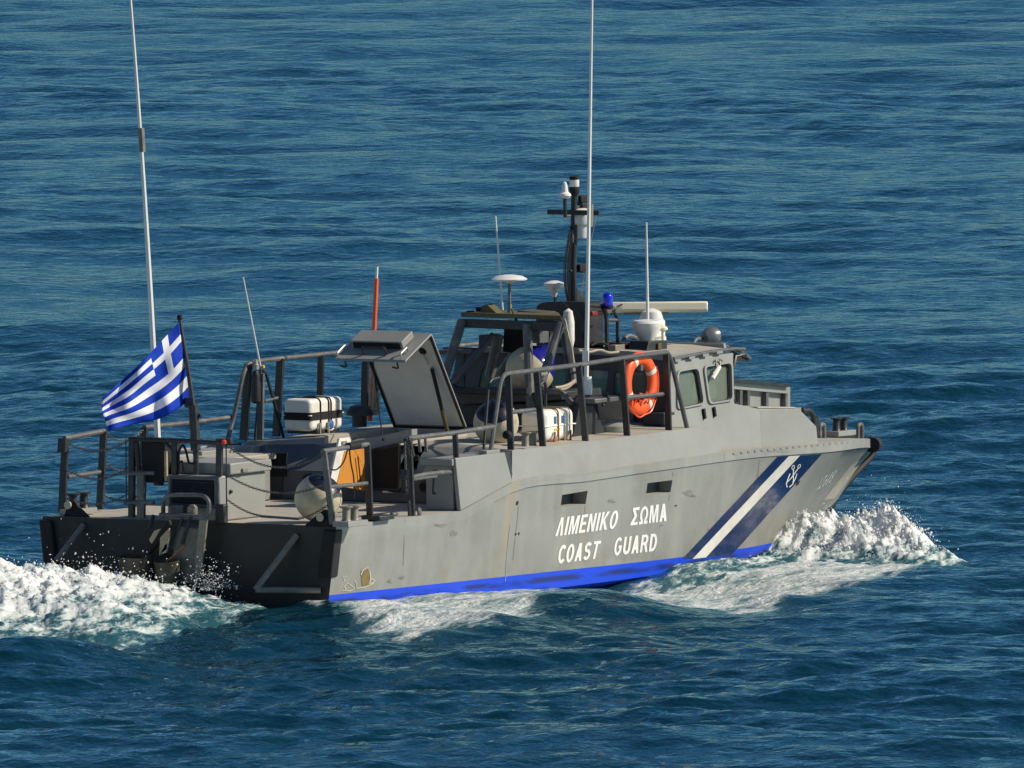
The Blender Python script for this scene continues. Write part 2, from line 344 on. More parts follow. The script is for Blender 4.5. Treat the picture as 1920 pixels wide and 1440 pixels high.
# ---- paint on the hull: laid on its surface
def decal_grid(name, quad, m, nu, nv, off=0.004, parent=None):
    tl, tr, br, bl = [Vector((*p, 0)) for p in quad]; mb = MB(); idx = {}
    for j in range(nv + 1):
        for i in range(nu + 1):
            u, v = i / nu, j / nv; p = (tl * (1 - u) + tr * u) * (1 - v) + (bl * (1 - u) + br * u) * v
            h = onhull(p.x, p.y, off)
            if h is not None: idx[i, j] = len(mb.v); mb.v.append(tuple(h))
    for j in range(nv):
        for i in range(nu):
            k = [(i, j), (i, j + 1), (i + 1, j + 1), (i + 1, j)]
            if all(q in idx for q in k): mb.f.append(tuple(idx[q] for q in k))
    return link(name, mb, m, parent or hull, smooth=60)
def decal_ribbon(name, lines, m, off=0.007):
    mb = MB()
    for pts, w in lines:
        pts = [Vector((*p, 0)) for p in pts]; L = []
        for i, p in enumerate(pts):
            t = (pts[min(i + 1, len(pts) - 1)] - pts[max(i - 1, 0)]).normalized(); n = Vector((-t.y, t.x, 0)) * w / 2
            L.append((onhull(p.x + n.x, p.y + n.y, off), onhull(p.x - n.x, p.y - n.y, off)))
        for (a, b), (c, d) in zip(L, L[1:]):
            if None not in (a, b, c, d): mb.add([a, b, d, c], [(0, 1, 2, 3)])
    return link(name, mb, m, hull, smooth=0)
decal_grid('stripe', [(1457, 856.5), (1478.5, 855), (1298, 1048), (1281, 1046)], 'navy', 2, 40)
decal_grid('stripe', [(1478.5, 855), (1499.5, 854), (1323, 1045), (1298, 1048)], 'stripe_white', 2, 40)
decal_grid('stripe', [(1499.5, 854), (1541, 851), (1372, 1040), (1323, 1045)], 'navy', 3, 40)
ring = lambda cx, cy, a, b, rot=0.5: [(cx + a * math.cos(t) * math.cos(rot) - b * math.sin(t) * math.sin(rot), cy + a * math.cos(t) * math.sin(rot) + b * math.sin(t) * math.cos(rot)) for t in np.linspace(0, 2 * math.pi, 15)]
decal_ribbon('anchor_emblem', [([(1487, 880), (1486.5, 890), (1487, 899), (1485.5, 907.5), (1479, 913)], 1.9), (ring(1486.3, 876, 4.2, 2.1, -1.25), 1.2), (ring(1497.5, 874, 4.0, 2.0, -1.1), 1.2),
    ([(1495, 878.5), (1489, 887), (1482.5, 896), (1475, 903.5)], 1.7), ([(1480.5, 887.5), (1477, 896), (1473.3, 907), (1475, 913.5)], 1.8), ([(1493.5, 887.5), (1490.5, 897), (1486, 905)], 1.6)], 'letter_white')
GW, GT = .60, .185
def _stroke(pts, w=GT):
    P = [Vector((a, b, 0)) for a, b in pts]; Lf, Rt = [], []
    for i, p in enumerate(P):
        d0 = (P[i] - P[i - 1]).normalized() if i else (P[1] - P[0]).normalized(); d1 = (P[i + 1] - P[i]).normalized() if i < len(P) - 1 else d0
        n0 = Vector((-d0.y, d0.x, 0)); n1 = Vector((-d1.y, d1.x, 0)); m = (n0 + n1).normalized(); k = w / 2 / max(.45, m.dot(n0)); Lf.append(p + m * k); Rt.append(p - m * k)
    return [(q.x, q.y) for q in Lf + Rt[::-1]]
def _arc(cx, cy, rx, ry, a0, a1, n=18): return [(cx + rx * math.cos(R(a0 + (a1 - a0) * i / n)), cy + ry * math.sin(R(a0 + (a1 - a0) * i / n))) for i in range(n + 1)]
def glyph(c):
    w, t = GW, GT; h = t / 2; k = t * 1.05
    if c == 'Λ': return [[(0, 0), (w * .5 - t * .55, 1), (w * .5 + t * .55, 1), (w, 0), (w - k, 0), (w * .5, .76), (k, 0)]], w
    if c == 'A' or c == 'Α': return [[(0, 0), (w * .5 - t * .55, 1), (w * .5 + t * .55, 1), (w, 0), (w - k, 0), (w - k - .05, .21), (k + .05, .21), (k, 0)], [(k + .095, .36), (w - k - .095, .36), (w * .5, .76)]], w
    if c in 'ΙI': return [[(0, 0), (0, 1), (t, 1), (t, 0)]], t
    if c in 'ΜM': W = .74; return [[(0, 0), (0, 1), (t * 1.3, 1), (W / 2, .34), (W - t * 1.3, 1), (W, 1), (W, 0), (W - t * .9, 0), (W - t * .9, .66), (W / 2 + .07, 0), (W / 2 - .07, 0), (t * .9, .66), (t * .9, 0)]], W
    if c in 'ΕE': W = .52; return [[(0, 0), (0, 1), (W, 1), (W, .84), (t, .84), (t, .59), (W - .04, .59), (W - .04, .43), (t, .43), (t, .16), (W + .01, .16), (W + .01, 0)]], W
    if c in 'ΝN': return [[(0, 0), (0, 1), (t, 1), (w - t, .36), (w - t, 1), (w, 1), (w, 0), (w - t, 0), (t, .64), (t, 0)]], w
    if c in 'ΚK': return [[(0, 0), (0, 1), (t, 1), (t, .60), (w - t * 1.1, 1), (w + .03, 1), (w * .53, .57), (w + .05, 0), (w - t * 1.05, 0), (w * .36, .42), (t, .30), (t, 0)]], w + .04
    if c in 'ΟO': return [_arc(w / 2, .5, w / 2 + .02, .515, 0, 354), _arc(w / 2, .5, w / 2 - t * .95, .36, 0, 354)], w + .02
    if c == 'Σ': return [[(0, 0), (0, .14), (w * .42, .51), (.02, .86), (.02, 1), (w, 1), (w, .84), (w * .47, .84), (w * .78, .51), (w * .44, .16), (w, .16), (w, 0)]], w
    if c == 'Ω': return [_stroke([(-.02, .08), (.21, .08), (.21, .15)] + _arc(.33, .55, .255, .37, 232, -52) + [(.45, .15), (.45, .08), (.68, .08)], .165)], .68
    if c == 'C': return [_stroke(_arc(.31, .5, .235, .425, 42, 318, 22))], .56
    if c == 'G': return [_stroke(_arc(.31, .5, .235, .425, 45, 318, 22) + [(.52, .30), (.52, .46), (.34, .46)], .165)], .62
    if c == 'S': return [_stroke(_arc(.28, .71, .195, .205, 25, 240, 12) + _arc(.285, .30, .205, .215, 75, -155, 12), .175)], .56
    if c == 'T': return [[(0, 1), (w, 1), (w, .84), (w / 2 + h, .84), (w / 2 + h, 0), (w / 2 - h, 0), (w / 2 - h, .84), (0, .84)]], w
    if c == 'U': return [_stroke([(h, 1), (h, .36)] + _arc(w / 2, .33, w / 2 - h, .245, 180, 360, 12) + [(w - h, .36), (w - h, 1)])], w
    if c == 'R': return [[(0, 0), (0, 1), (.38, 1)] + _arc(.36, .72, .23, .28, 70, -60, 8) + [(w + .03, 0), (w - t * .85, 0), (.30, .42), (t, .42), (t, 0)], [(t, .57), (.33, .57)] + _arc(.33, .71, .075, .135, -70, 70, 6) + [(.33, .85), (t, .85)]], w + .02
    if c == 'D': return [[(0, 0), (0, 1), (.28, 1)] + _arc(.27, .5, .33, .5, 78, -78, 12) + [(.28, 0)], [(t, .16), (.25, .16)] + _arc(.25, .5, .165, .34, -78, 78, 10) + [(.25, .84), (t, .84)]], w
    return [], .3
def word_mesh(txt, gap=.13):
    loops = []; x = 0
    for c in txt:
        L, w = glyph(c); loops += [[(a + x, b) for a, b in l] for l in L]; x += w + gap
    cu = bpy.data.curves.new('t', 'CURVE'); cu.dimensions = '2D'; cu.fill_mode = 'BOTH'
    for lp in loops:
        sp = cu.splines.new('POLY'); sp.points.add(len(lp) - 1); sp.use_cyclic_u = True
        for i, p in enumerate(lp): sp.points[i].co = (p[0], p[1], 0, 1)
    o = bpy.data.objects.new('t', cu); COL.objects.link(o); me = bpy.data.meshes.new_from_object(o.evaluated_get(bpy.context.evaluated_depsgraph_get())); bpy.data.objects.remove(o); return me
def text_mesh(txt, bold=0.03):
    cu = bpy.data.curves.new('t', 'FONT'); cu.body = txt; cu.size = 1; cu.offset = bold; cu.resolution_u = 4; cu.space_character = 1.12
    o = bpy.data.objects.new('t', cu); COL.objects.link(o); me = bpy.data.meshes.new_from_object(o.evaluated_get(bpy.context.evaluated_depsgraph_get()))
    bpy.data.objects.remove(o); return me
def lettering(txt, quad, m, bold=0.03, off=0.005, name='lettering', place=None, parent=None):
    me = word_mesh(txt) if bold else text_mesh(txt, bold); v = np.array([q.co[:2] for q in me.vertices]); lo = v.min(0); hi = v.max(0); tl, tr, br, bl = [Vector((*p, 0)) for p in quad]
    for q in me.vertices:
        u = (q.co.x - lo[0]) / (hi[0] - lo[0]); w = (q.co.y - lo[1]) / (hi[1] - lo[1]); p = (tl * (1 - u) + tr * u) * w + (bl * (1 - u) + br * u) * (1 - w)
        h = (place or (lambda X, Y: onhull(X, Y, off)))(p.x, p.y)
        if h is not None: q.co = h
    me.materials.clear()
    return link(name, me, m, parent or hull, smooth=0)
lettering('ΛΙΜΕΝΙΚΟ', [(1047, 970.5), (1161, 956), (1154, 991), (1040, 1006)], 'letter_white')
lettering('ΣΩΜΑ', [(1186, 952), (1250.5, 943.5), (1249, 977), (1181, 985.5)], 'letter_white')
lettering('COAST', [(1049, 1022), (1127, 1013), (1119, 1048), (1044, 1057.5)], 'letter_white')
lettering('GUARD', [(1154, 1008), (1233, 999.5), (1229, 1033), (1149, 1042.5)], 'letter_white')
for w_, q_ in (('Λ', [(1540, 896), (1545, 893.5), (1530, 918.5), (1525, 921.5)]), ('Σ', [(1547, 892.5), (1552, 889.5), (1537, 914.5), (1532, 917.5)]), ('6', [(1555, 887.5), (1559, 885.5), (1543.5, 911), (1539, 913.5)]), ('1', [(1561, 884.5), (1563, 883.5), (1548, 908.5), (1546, 909.5)]), ('8', [(1565.5, 882), (1570, 879.5), (1555.5, 904), (1551, 907)])):
    lettering(w_, q_, 'letter_white', bold=0.0)
for ln_, wd_ in (([(947, 1090), (950, 1040), (956, 985)], 1.0), ([(966, 908), (1000, 903.2), (1100, 887.8), (1260, 863)], 1.1)): decal_ribbon('weld_seam', [(ln_, wd_)], 'weld', off=.004)
for ln_, wd_ in (([(1358, 841), (1358.5, 850), (1358, 860)], 1.5), ([(972, 948), (970, 975), (966, 1010), (962, 1050)], 1.6), ([(1097, 948), (1096, 966)], 1.2), ([(1255, 926), (1254, 940)], 1.2), ([(1424, 862), (1421, 890), (1417, 925)], 1.6), ([(1262, 884), (1261, 893)], 1.3), ([(760, 975), (758, 1010), (756, 1060)], 1.5)): decal_ribbon('rust_streak', [(ln_, wd_)], 'rust_run', off=.003)
def blot(cx, cy, rx, ry, seed):
    rg = random.Random(seed); pts = []; mb = MB(); c = onhull(cx, cy, .003); n = 18; ph_ = [rg.uniform(0, 6.28) for _ in range(4)]
    for i in range(n):
        t = 2 * math.pi * i / n; k = 1 + .28 * math.sin(2 * t + ph_[0]) + .2 * math.sin(3 * t + ph_[1]) + .14 * math.sin(5 * t + ph_[2]); p = onhull(cx + rx * k * math.cos(t), cy + ry * k * math.sin(t), .003)
        if p is not None: pts.append(p)
    if c is None or len(pts) < 6: return
    mb.add([c] + pts, [(0, 1 + i, 1 + (i + 1) % len(pts)) for i in range(len(pts))]); link('scuff_mark', mb, 'scuff', hull, smooth=0)
for i_, b_ in enumerate(((1291, 925, 11, 5), (1300, 930, 4, 2), (1146, 940, 7, 3), (826, 985, 9, 4), (850, 1000, 5, 6), (753, 1083, 6, 3), (730, 1090, 5, 3), (1240, 985, 3, 2), (1460, 846, 16, 2.2), (1330, 992, 5, 2))): blot(*b_, i_)
# scraped paint by the stern
decal_grid('paint_scar', [(676, 1070), (692, 1066), (692, 1096), (678, 1099)], 'scar_olive', 4, 6)
decal_ribbon('paint_scar', [([(676, 1078), (680, 1069), (689, 1063), (693, 1072), (694, 1084), (692, 1097), (682, 1101), (668, 1103)], 1.6), ([(694, 1084), (703, 1089), (698, 1093), (694, 1096)], 2.2),
    ([(648, 1106), (645, 1099), (651, 1093), (657, 1097), (665, 1103), (655, 1108), (641, 1107)], 1.4), ([(646, 1090), (643, 1081), (650, 1080)], 1.2), ([(668, 1103), (668, 1093), (664, 1088)], 1.2)], 'scar_pale', off=0.006)
decal_grid('hull_plug', [(968, 940), (972, 939), (971, 946), (967, 947)], 'black', 1, 1)
decal_grid('hull_plug', [(965, 1000), (968, 999), (967.5, 1003), (965, 1004)], 'black', 1, 1)
decal_grid('hull_plug', [(971, 999), (974, 998), (973.5, 1002), (971, 1003)], 'black', 1, 1)
decal_grid('hull_plug', [(1494, 903), (1500, 900), (1497, 908), (1492, 911)], 'black', 1, 1)
decal_grid('hull_plug', [(1265, 947), (1269, 946.5), (1269, 949), (1265, 949.5)], 'dark_grey', 1, 1)
decal_grid('stem_lit_strip', [(1592, 875), (1621, 855), (1620, 866), (1564.5, 936)][0:1] + [(1621, 856), (1564.5, 935), (1543, 938)], 'stem_lit_tone', 8, 12, off=0.004)  # lighter strip paints in the sun caught beside the stem
# stem rubber, bow fender, bow details
keel = lambda x: Vector((x, 0, KZf(x)))
link('stem_rubber', MB().tube([keel(13.75) + Vector((0, 0, -.01)), keel(13.95), keel(14.2), keel(14.5), keel(14.8), Vector((14.98, 0, .84)), Vector((15.0, 0, .95))], 0.05, 8), 'rubber', boat)
link('stem_foot', MB().lathe([(0.02, -0.12), (0.07, -0.09), (0.08, 0.0), (0.07, 0.09), (0.02, 0.12)], keel(13.92) + Vector((0, 0, -.02)), (1, 0, .35), 10), 'rubber', boat)
bf = [Vector((14.20, -.45, 1.00)), Vector((14.55, -.28, .98)), Vector((14.85, -.12, .965)), Vector((14.98, 0, .96)), Vector((14.85, .12, .965)), Vector((14.55, .28, .98)), Vector((14.20, .45, 1.00))]
link('bow_fender', MB().tube(arc(bf, .12), 0.088, 14), 'rubber', boat)
for k in range(20):
    X = 1376 + (1600 - 1376) * (k / 19) ** 0.93; Y = interp(X, [1355, 1425, 1500, 1600], [850.5, 842.5, 835, 825.5])
    h = onhull(X, Y + 2.0, 0.0)
    if h is not None: link('bolt', MB().box(h + Vector((-.03, -.012, -.008)), h + Vector((.03, .006, .010))), 'grey_paint', hull, smooth=0)
# ------------------------------------------------------------------ deckhouse, bulwarks, wheelhouse
def bool_cut(o, mb):
    m = bpy.data.meshes.new('c'); m.from_pydata([tuple(v) for v in mb.v], [], mb.f)
    b = bmesh.new(); b.from_mesh(m); bmesh.ops.recalc_face_normals(b, faces=b.faces); b.to_mesh(m); b.free()
    c = bpy.data.objects.new('c', m); COL.objects.link(c)
    md = o.modifiers.new('b', 'BOOLEAN'); md.object = c; md.operation = 'DIFFERENCE'; md.solver = 'EXACT'
    me = bpy.data.meshes.new_from_object(o.evaluated_get(bpy.context.evaluated_depsgraph_get())); o.modifiers.clear(); o.data = me
    bpy.data.objects.remove(c); return me
def tops(me, names, zmin=0.7):                     # walking surfaces get deck paint
    me.materials.clear()
    for n in names: me.materials.append(MATS[n])
    for p in me.polygons: p.material_index = 1 if p.normal.z > zmin else 0
# deckhouse: sloping side plates, cambered roof
def house_sec(x, top):
    hb = HBf(x); zs = ZS(x) - 0.02
    return [(-hb + .012, zs), (-hb + .10, top), (-.75, top + .055), (.75, top + .055), (hb - .10, top), (hb - .012, zs)]
def loft(secs):
    mb = MB(); n = len(secs[0][1])
    for x, s in secs: mb.v += [(x if not isinstance(x, (list, tuple)) else x[k], y, z) for k, (y, z) in enumerate(s)]
    for i in range(len(secs) - 1):
        for j in range(n): mb.f.append((i * n + j, i * n + (j + 1) % n, (i + 1) * n + (j + 1) % n, (i + 1) * n + j))
    mb.f += [tuple(range(n)), tuple(range((len(secs) - 1) * n + n - 1, (len(secs) - 1) * n - 1, -1))]
    m = bpy.data.meshes.new('m'); m.from_pydata(mb.v, [], mb.f); b = bmesh.new(); b.from_mesh(m); bmesh.ops.recalc_face_normals(b, faces=b.faces); b.to_mesh(m); b.free(); return m
ZR = 1.59
dh = link('deckhouse', loft([([3.70, 3.86, 4.15, 4.15, 4.05, 3.70], house_sec(3.72, ZR)), (5.0, house_sec(5.0, ZR)), (6.5, house_sec(6.5, ZR + .01)), (7.6, house_sec(7.6, ZR + .02)), ([8.35, 8.0, 8.0, 8.0, 8.0, 8.35], house_sec(8.35, ZR + .02))]), 'grey_paint', boat, smooth=20)
me = bool_cut(dh, MB().box((3.5, -.62, 1.34), (5.2, .62, 1.60)))
tops(dh.data, ['grey_paint', 'deck_paint'])
# aft bulkhead of the cabin under the roof, with ledge, companionway and vents
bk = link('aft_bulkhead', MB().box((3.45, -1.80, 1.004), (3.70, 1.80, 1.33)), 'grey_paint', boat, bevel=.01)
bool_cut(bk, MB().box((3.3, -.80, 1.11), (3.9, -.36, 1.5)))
bk.data.materials.clear(); bk.data.materials.append(MATS['bulkhead_shade'])
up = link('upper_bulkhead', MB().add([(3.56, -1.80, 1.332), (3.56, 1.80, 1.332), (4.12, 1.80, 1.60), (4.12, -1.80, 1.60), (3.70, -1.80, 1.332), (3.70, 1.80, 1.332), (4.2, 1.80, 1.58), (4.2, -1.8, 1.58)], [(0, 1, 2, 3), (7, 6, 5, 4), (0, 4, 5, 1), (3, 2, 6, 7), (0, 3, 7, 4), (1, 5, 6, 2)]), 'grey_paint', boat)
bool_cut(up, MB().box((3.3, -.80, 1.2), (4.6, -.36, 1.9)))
up.data.materials.clear(); up.data.materials.append(MATS['bulkhead_shade'])
for q in ([(485, 849), (540, 849), (537, 893), (483, 893)],):
    P = [at(*p, x=3.44) for p in q]; link('vent_opening', MB().quadplate(P, .02, (-1, 0, 0)), 'black', bk, bevel=.005)
P = [at(*p, x=3.445) for p in [(489, 893), (531, 893), (528, 931), (489, 930)]]; link('vent_opening', MB().quadplate(P, .012, (-1, 0, 0)), 'cabin_dark', bk)
for X, Y in ((577, 899), (795, 912), (781, 858)):
    c = at(X, Y, x=3.44); r = .042 if Y > 870 else .022
    rg = link('port_hole', MB().lathe([(r * 1.6, 0), (r * 1.6, .015), (r * 1.1, .02), (r * 1.1, 0.0)], c, (-1, 0, 0), 16), 'dark_grey', bk); link('pane', MB().lathe([(r * 1.08, 0), (r * 1.08, .012)], c, (-1, 0, 0), 16), 'black', rg)
# companionway: coaming above the door, black shade plate in the opening, ply door leaf
HL = at(740, 801, z=1.722); HR = at(874, 804, z=1.722); hy0, hy1 = HR.y, HL.y; hx = (HL.x + HR.x) / 2
cm = MB()
cm.box((3.62, hy0 - .04, 1.62), (hx, hy0 + .02, 1.715)); cm.box((3.62, hy1 - .02, 1.62), (hx, hy1 + .04, 1.715)); cm.box((hx - .05, hy0 + .021, 1.62), (hx + .06, hy1 - .021, 1.715))
link('coaming', cm, 'deck_paint', boat, bevel=.008)
P = [at(655, 829, x=3.50), at(772, 805, x=3.50), at(772, 826, x=3.50), at(690, 844, x=3.50), at(655, 843, x=3.50)]
link('door_header', MB().quadplate(P, .12, (1, 0, 0)), 'grey_paint', boat, bevel=.006)
P = [at(*p, x=3.42) for p in [(690, 846), (749, 833), (749, 919), (690, 916)]]
link('door_shade_plate', MB().quadplate(P, .03, (1, 0, 0)), 'black', boat)  # black plate stands for the unlit interior behind the doorway
fr = MB()
for a, b in zip(P, P[1:] + P[:1]): fr.tube([a, b], .018, 6)
link('door_frame', fr, 'dark_grey', boat)
P = [at(*p, y=-.25) for p in [(637, 822), (656, 820), (662, 842), (646, 846), (630, 911), (617, 911)]]
dl = link('door_leaf', MB().quadplate(P, .03, (0, 1, 0)), 'white_paint', boat, bevel=.004)
P = [at(*p, y=-.255) for p in [(646, 846), (664, 843), (676, 866), (684, 890), (684, 919), (631, 911)]]
link('ply_panel', MB().quadplate(P, .026, (0, 1, 0)), 'plywood', dl)
P = [at(*p, y=-.252) for p in [(665, 843), (688, 841), (688, 919), (685, 919), (684, 889), (676, 864)]]
link('door_edge', MB().quadplate(P, .026, (0, 1, 0)), 'plywood', dl)
link('latch', MB().box(at(646, 830, y=-.27) - Vector((.03, 0, .02)), at(646, 830, y=-.255) + Vector((.03, 0, .02))), 'steel', dl)
# starboard and port bulwark wings with locker
for s in (-1, 1):
    w = MB().prism([(2.60, s * 1.895, 1.003), (3.70, s * 1.90, 1.252), (3.64, s * 1.84, 1.585), (2.56, s * 1.86, 1.585)], (0, -s * .05, 0))
    link('bulwark', w, 'grey_paint', boat, bevel=.008)
    b = MB().prism([(2.52, s * 1.84, 1.50), (3.66, s * 1.80, 1.50), (3.66, s * 1.80, 1.575), (2.52, s * 1.84, 1.575)], (0, -s * .42, 0)); link('bulwark_shelf', b, ['grey_paint', 'deck_paint'], boat, bevel=.008)
    b = MB().box((2.60, s * 1.80, 1.004), (3.44, s * 1.45, 1.498)); link('deck_locker', b, 'grey_paint', boat, bevel=.01)
    P = MB().prism([(3.66, s * 1.88, 1.26), (3.74, s * 1.88, 1.26), (3.80, s * 1.81, 1.585), (3.66, s * 1.82, 1.585)], (0, -s * .1, 0)); link('panel_joint', P, 'dark_grey', boat)
P = [at(*p, x=2.50) for p in [(818, 882), (838, 882), (836, 925), (816, 925)]]; link('locker_handle', MB().tube(arc([P[0], P[0] + Vector((-.05, 0, 0)), P[3] + Vector((-.05, 0, 0)), P[3]], .02), .012, 6), 'dark_grey', boat)
# ---- wheelhouse base + cabin trunk forward
wb = MB()
yb, yt = 1.60, 1.36
prof = [(7.95, 1.30), (9.96, 1.30), (9.86, 1.72), (9.30, 1.80), (7.85, 1.80)]
SIDE = {}
for s in (-1, 1):
    pl = Plane((7.85, s * yb, 1.30), (1, 0, 0), (0, -s * (yb - yt) , 1.12)); SIDE[s] = pl
pl = SIDE[-1]
def P2(X, Y): return pl.px(X, Y)
out = [P2(1247, 818), P2(1290, 812), P2(1345, 852), P2(1424, 846), P2(1421.5, 768), P2(1371, 757), P2(1371, 662), P2(1256, 677)]
w1 = rrect([P2(1266, 699), P2(1303, 692), P2(1313.5, 757), P2(1267, 766)], .07); w2 = rrect([P2(1316.5, 690), P2(1365, 682), P2(1367, 750), P2(1326, 756)], .07)
def mir(l): return l
def side_wall(s):
    p = SIDE[s]
    w = link('side_wall', p.panel([out, w1, w2], .05), 'grey_paint', boat, smooth=20)
    for k, hole in enumerate((w1, w2)):
        sg = 1 if s < 0 else -1
        cx = sum(q[0] for q in hole) / len(hole); cy = sum(q[1] for q in hole) / len(hole)
        big = [(cx + (q[0] - cx) * 1.13, cy + (q[1] - cy) * 1.10) for q in hole]
        fr = panel([big, hole], p.w(0, 0, sg * (.026 + .012)), p.ex, p.ey, .022); link('window_frame', fr, 'grey_paint', w, smooth=30)
        sm = [(cx + (q[0] - cx) * 1.02, cy + (q[1] - cy) * 1.02) for q in hole]
        rub = panel([sm, [(cx + (q[0] - cx) * .93, cy + (q[1] - cy) * .95) for q in hole]], p.w(0, 0, -sg * .005), p.ex, p.ey, .03); link('window_seal', rub, 'dark_grey', w, smooth=30)
        link('window_pane', panel([sm], p.w(0, 0, -sg * .012), p.ex, p.ey, .008), 'window_glass', w, smooth=0)
    return w
sw = side_wall(-1); side_wall(1)
for q in ([(1312, 768), (1315, 767), (1317.5, 786), (1315, 787)], [(1331.5, 765), (1334, 764), (1336.5, 782), (1334, 783)]):
    P = [pl.w(*pl.px(*p), h=.026) for p in q]; link('door_grip', MB().quadplate(P, .03, pl.n if pl.n.y < 0 else -pl.n), 'black', sw)
# searchlight / wiper arm on forward side window
g = lambda X, Y, h=.06: pl.w(*pl.px(X, Y), h=h if pl.n.y < 0 else -h)
wp = MB().tube(arc([g(1335, 690), g(1334, 676), g(1341, 674), g(1346, 679)], .03), .010, 6); wp.tube([g(1341, 676), g(1342, 688), g(1328, 702)], .009, 6)
wo = link('wiper', wp, 'worn_steel', sw); link('wiper_blade', MB().tube([g(1340, 690), g(1327, 712)], .028, 8), 'white_paint', wo)
# front wall with windscreens
fp = Plane((9.24, 0, 1.68), (0, -1, 0), (.02, 0, .70))
link('trunk_top', MB().prism([(9.20, -1.49, 1.772), (9.86, -1.47, 1.69), (9.86, 1.47, 1.69), (9.20, 1.49, 1.772)], (0, 0, -.04)), 'grey_paint', boat)
link('trunk_front', MB().box((9.80, -1.5, 1.28), (9.85, 1.5, 1.66)), 'grey_paint', boat)
fo = [(-1.50, 0), (1.50, 0), (1.36, .80), (-1.36, .80)]
fh = [rrect([(a, .16), (b, .16), (b - (.05 if b > 1 else 0), .66), (a + (.05 if a < -1 else 0), .66)], .07) for a, b in ((-1.28, -.47), (-.40, .40), (.47, 1.28))]
fw = link('front_wall', fp.panel([fo] + fh, .05), 'grey_paint', boat, smooth=20)
for h in fh: link('windscreen', panel([h], fp.w(0, 0, 0), fp.ex, fp.ey, .008), 'window_glass', fw, smooth=0)
# aft wall with openings
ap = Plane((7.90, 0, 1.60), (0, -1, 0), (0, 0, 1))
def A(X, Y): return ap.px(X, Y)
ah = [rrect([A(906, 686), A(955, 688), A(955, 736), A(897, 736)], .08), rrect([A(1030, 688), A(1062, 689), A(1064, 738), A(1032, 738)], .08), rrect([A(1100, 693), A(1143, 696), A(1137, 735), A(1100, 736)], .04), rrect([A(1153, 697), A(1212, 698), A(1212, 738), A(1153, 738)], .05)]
aw = link('aft_wall', ap.panel([[(-1.52, -.02), (1.52, -.02), (1.37, .80), (-1.37, .80)]] + ah, .05), 'aft_wall_shade', boat, smooth=20)
for h in ah:
    cx = sum(q[0] for q in h) / len(h); cy = sum(q[1] for q in h) / len(h)
    link('window_seal', panel([[(cx + (q[0] - cx) * 1.1, cy + (q[1] - cy) * 1.12) for q in h], h], ap.w(0, 0, -.035), ap.ex, ap.ey, .02), 'rubber', aw, smooth=30)
    link('window_pane', panel([h], ap.w(0, 0, 0), ap.ex, ap.ey, .006), 'window_glass', aw, smooth=0)
# lower aft-wall lockers catching light
for q, m in (([(1118, 745), (1166, 742), (1168, 800), (1124, 798)], 'grey_paint'), ([(1205, 775), (1244, 774), (1243, 799), (1205, 797)], 'cabin_dark')):
    P = [at(*p, x=7.60) for p in q]; link('wall_locker', MB().quadplate(P, .26, (1, 0, 0)), m, boat, bevel=.015)
# wheelhouse roof with camber, coaming strip, visor
zr = 2.425
rf = MB(); xs_ = [7.82, 8.4, 9.32]; ys_ = [-1.40, -.95, 0, .95, 1.40]; dz = [0, .035, .05, .035, 0]
for x in xs_:
    for y, d in zip(ys_, dz): rf.v.append((x, y, zr + d))
for x in xs_:
    for y, d in zip(ys_, dz): rf.v.append((x, y, zr + d - .06))
for i in range(2):
    for j in range(4):
        a = i * 5 + j; rf.f.append((a, a + 5, a + 6, a + 1)); b = a + 15; rf.f.append((b, b + 1, b + 6, b + 5))
for i in range(2): a = i * 5; rf.f.append((a, a + 15, a + 20, a + 5)); b = a + 4; rf.f.append((b, b + 5, b + 20, b + 15))
for j in range(4): rf.f.append((j, j + 1, j + 16, j + 15)); a = 10 + j; rf.f.append((a, a + 15, a + 16, a + 1))
rm = bpy.data.meshes.new('roof'); rm.from_pydata(rf.v, [], rf.f); b_ = bmesh.new(); b_.from_mesh(rm); bmesh.ops.recalc_face_normals(b_, faces=b_.faces); b_.to_mesh(rm); b_.free()
roof = link('wheelhouse_roof', rm, ['grey_paint', 'deck_paint'], boat, smooth=20)
tops(rm, ['grey_paint', 'deck_paint'], .8)
link('roof_rail', MB().tube([at(1262, 673, y=-1.42), at(1330, 660, y=-1.42), at(1378, 654, y=-1.42), at(1396, 655, y=-1.42)], .022, 8), 'rail_grey', roof)
link('roof_rail', MB().tube([Vector((7.85, 1.42, 2.46)), Vector((9.5, 1.42, 2.46))], .022, 8), 'rail_grey', roof)
for k in range(4):
    X = 1265 + 26 * k; P = [at(X, 676.5 - 5.0 * k, y=-1.435), at(X + 11, 674.5 - 5.0 * k, y=-1.435)]
    link('roof_clip', MB().box(P[0] - Vector((0, .01, .012)), P[1] + Vector((0, .01, .012))), 'grey_paint', roof, smooth=0)
vz = MB().prism([(9.30, -1.38, 2.43), (9.30, 1.38, 2.43), (9.98, 1.25, 2.26), (9.98, -1.25, 2.26)], (0.0, 0, -.03))
vs = link('visor', vz, 'dark_grey', roof, bevel=.006)
link('visor_bracket', MB().tube([at(1375, 690, y=-1.36), at(1379, 668, y=-1.36), at(1398, 664, y=-1.36)], .022, 6), 'dark_grey', vs)
link('visor_edge', MB().tube([(9.32, -1.40, 2.425), (9.62, -1.36, 2.37), (10.0, -1.27, 2.265), (10.0, 1.27, 2.265), (9.62, 1.36, 2.37)], .02, 6), 'rail_grey', vs)
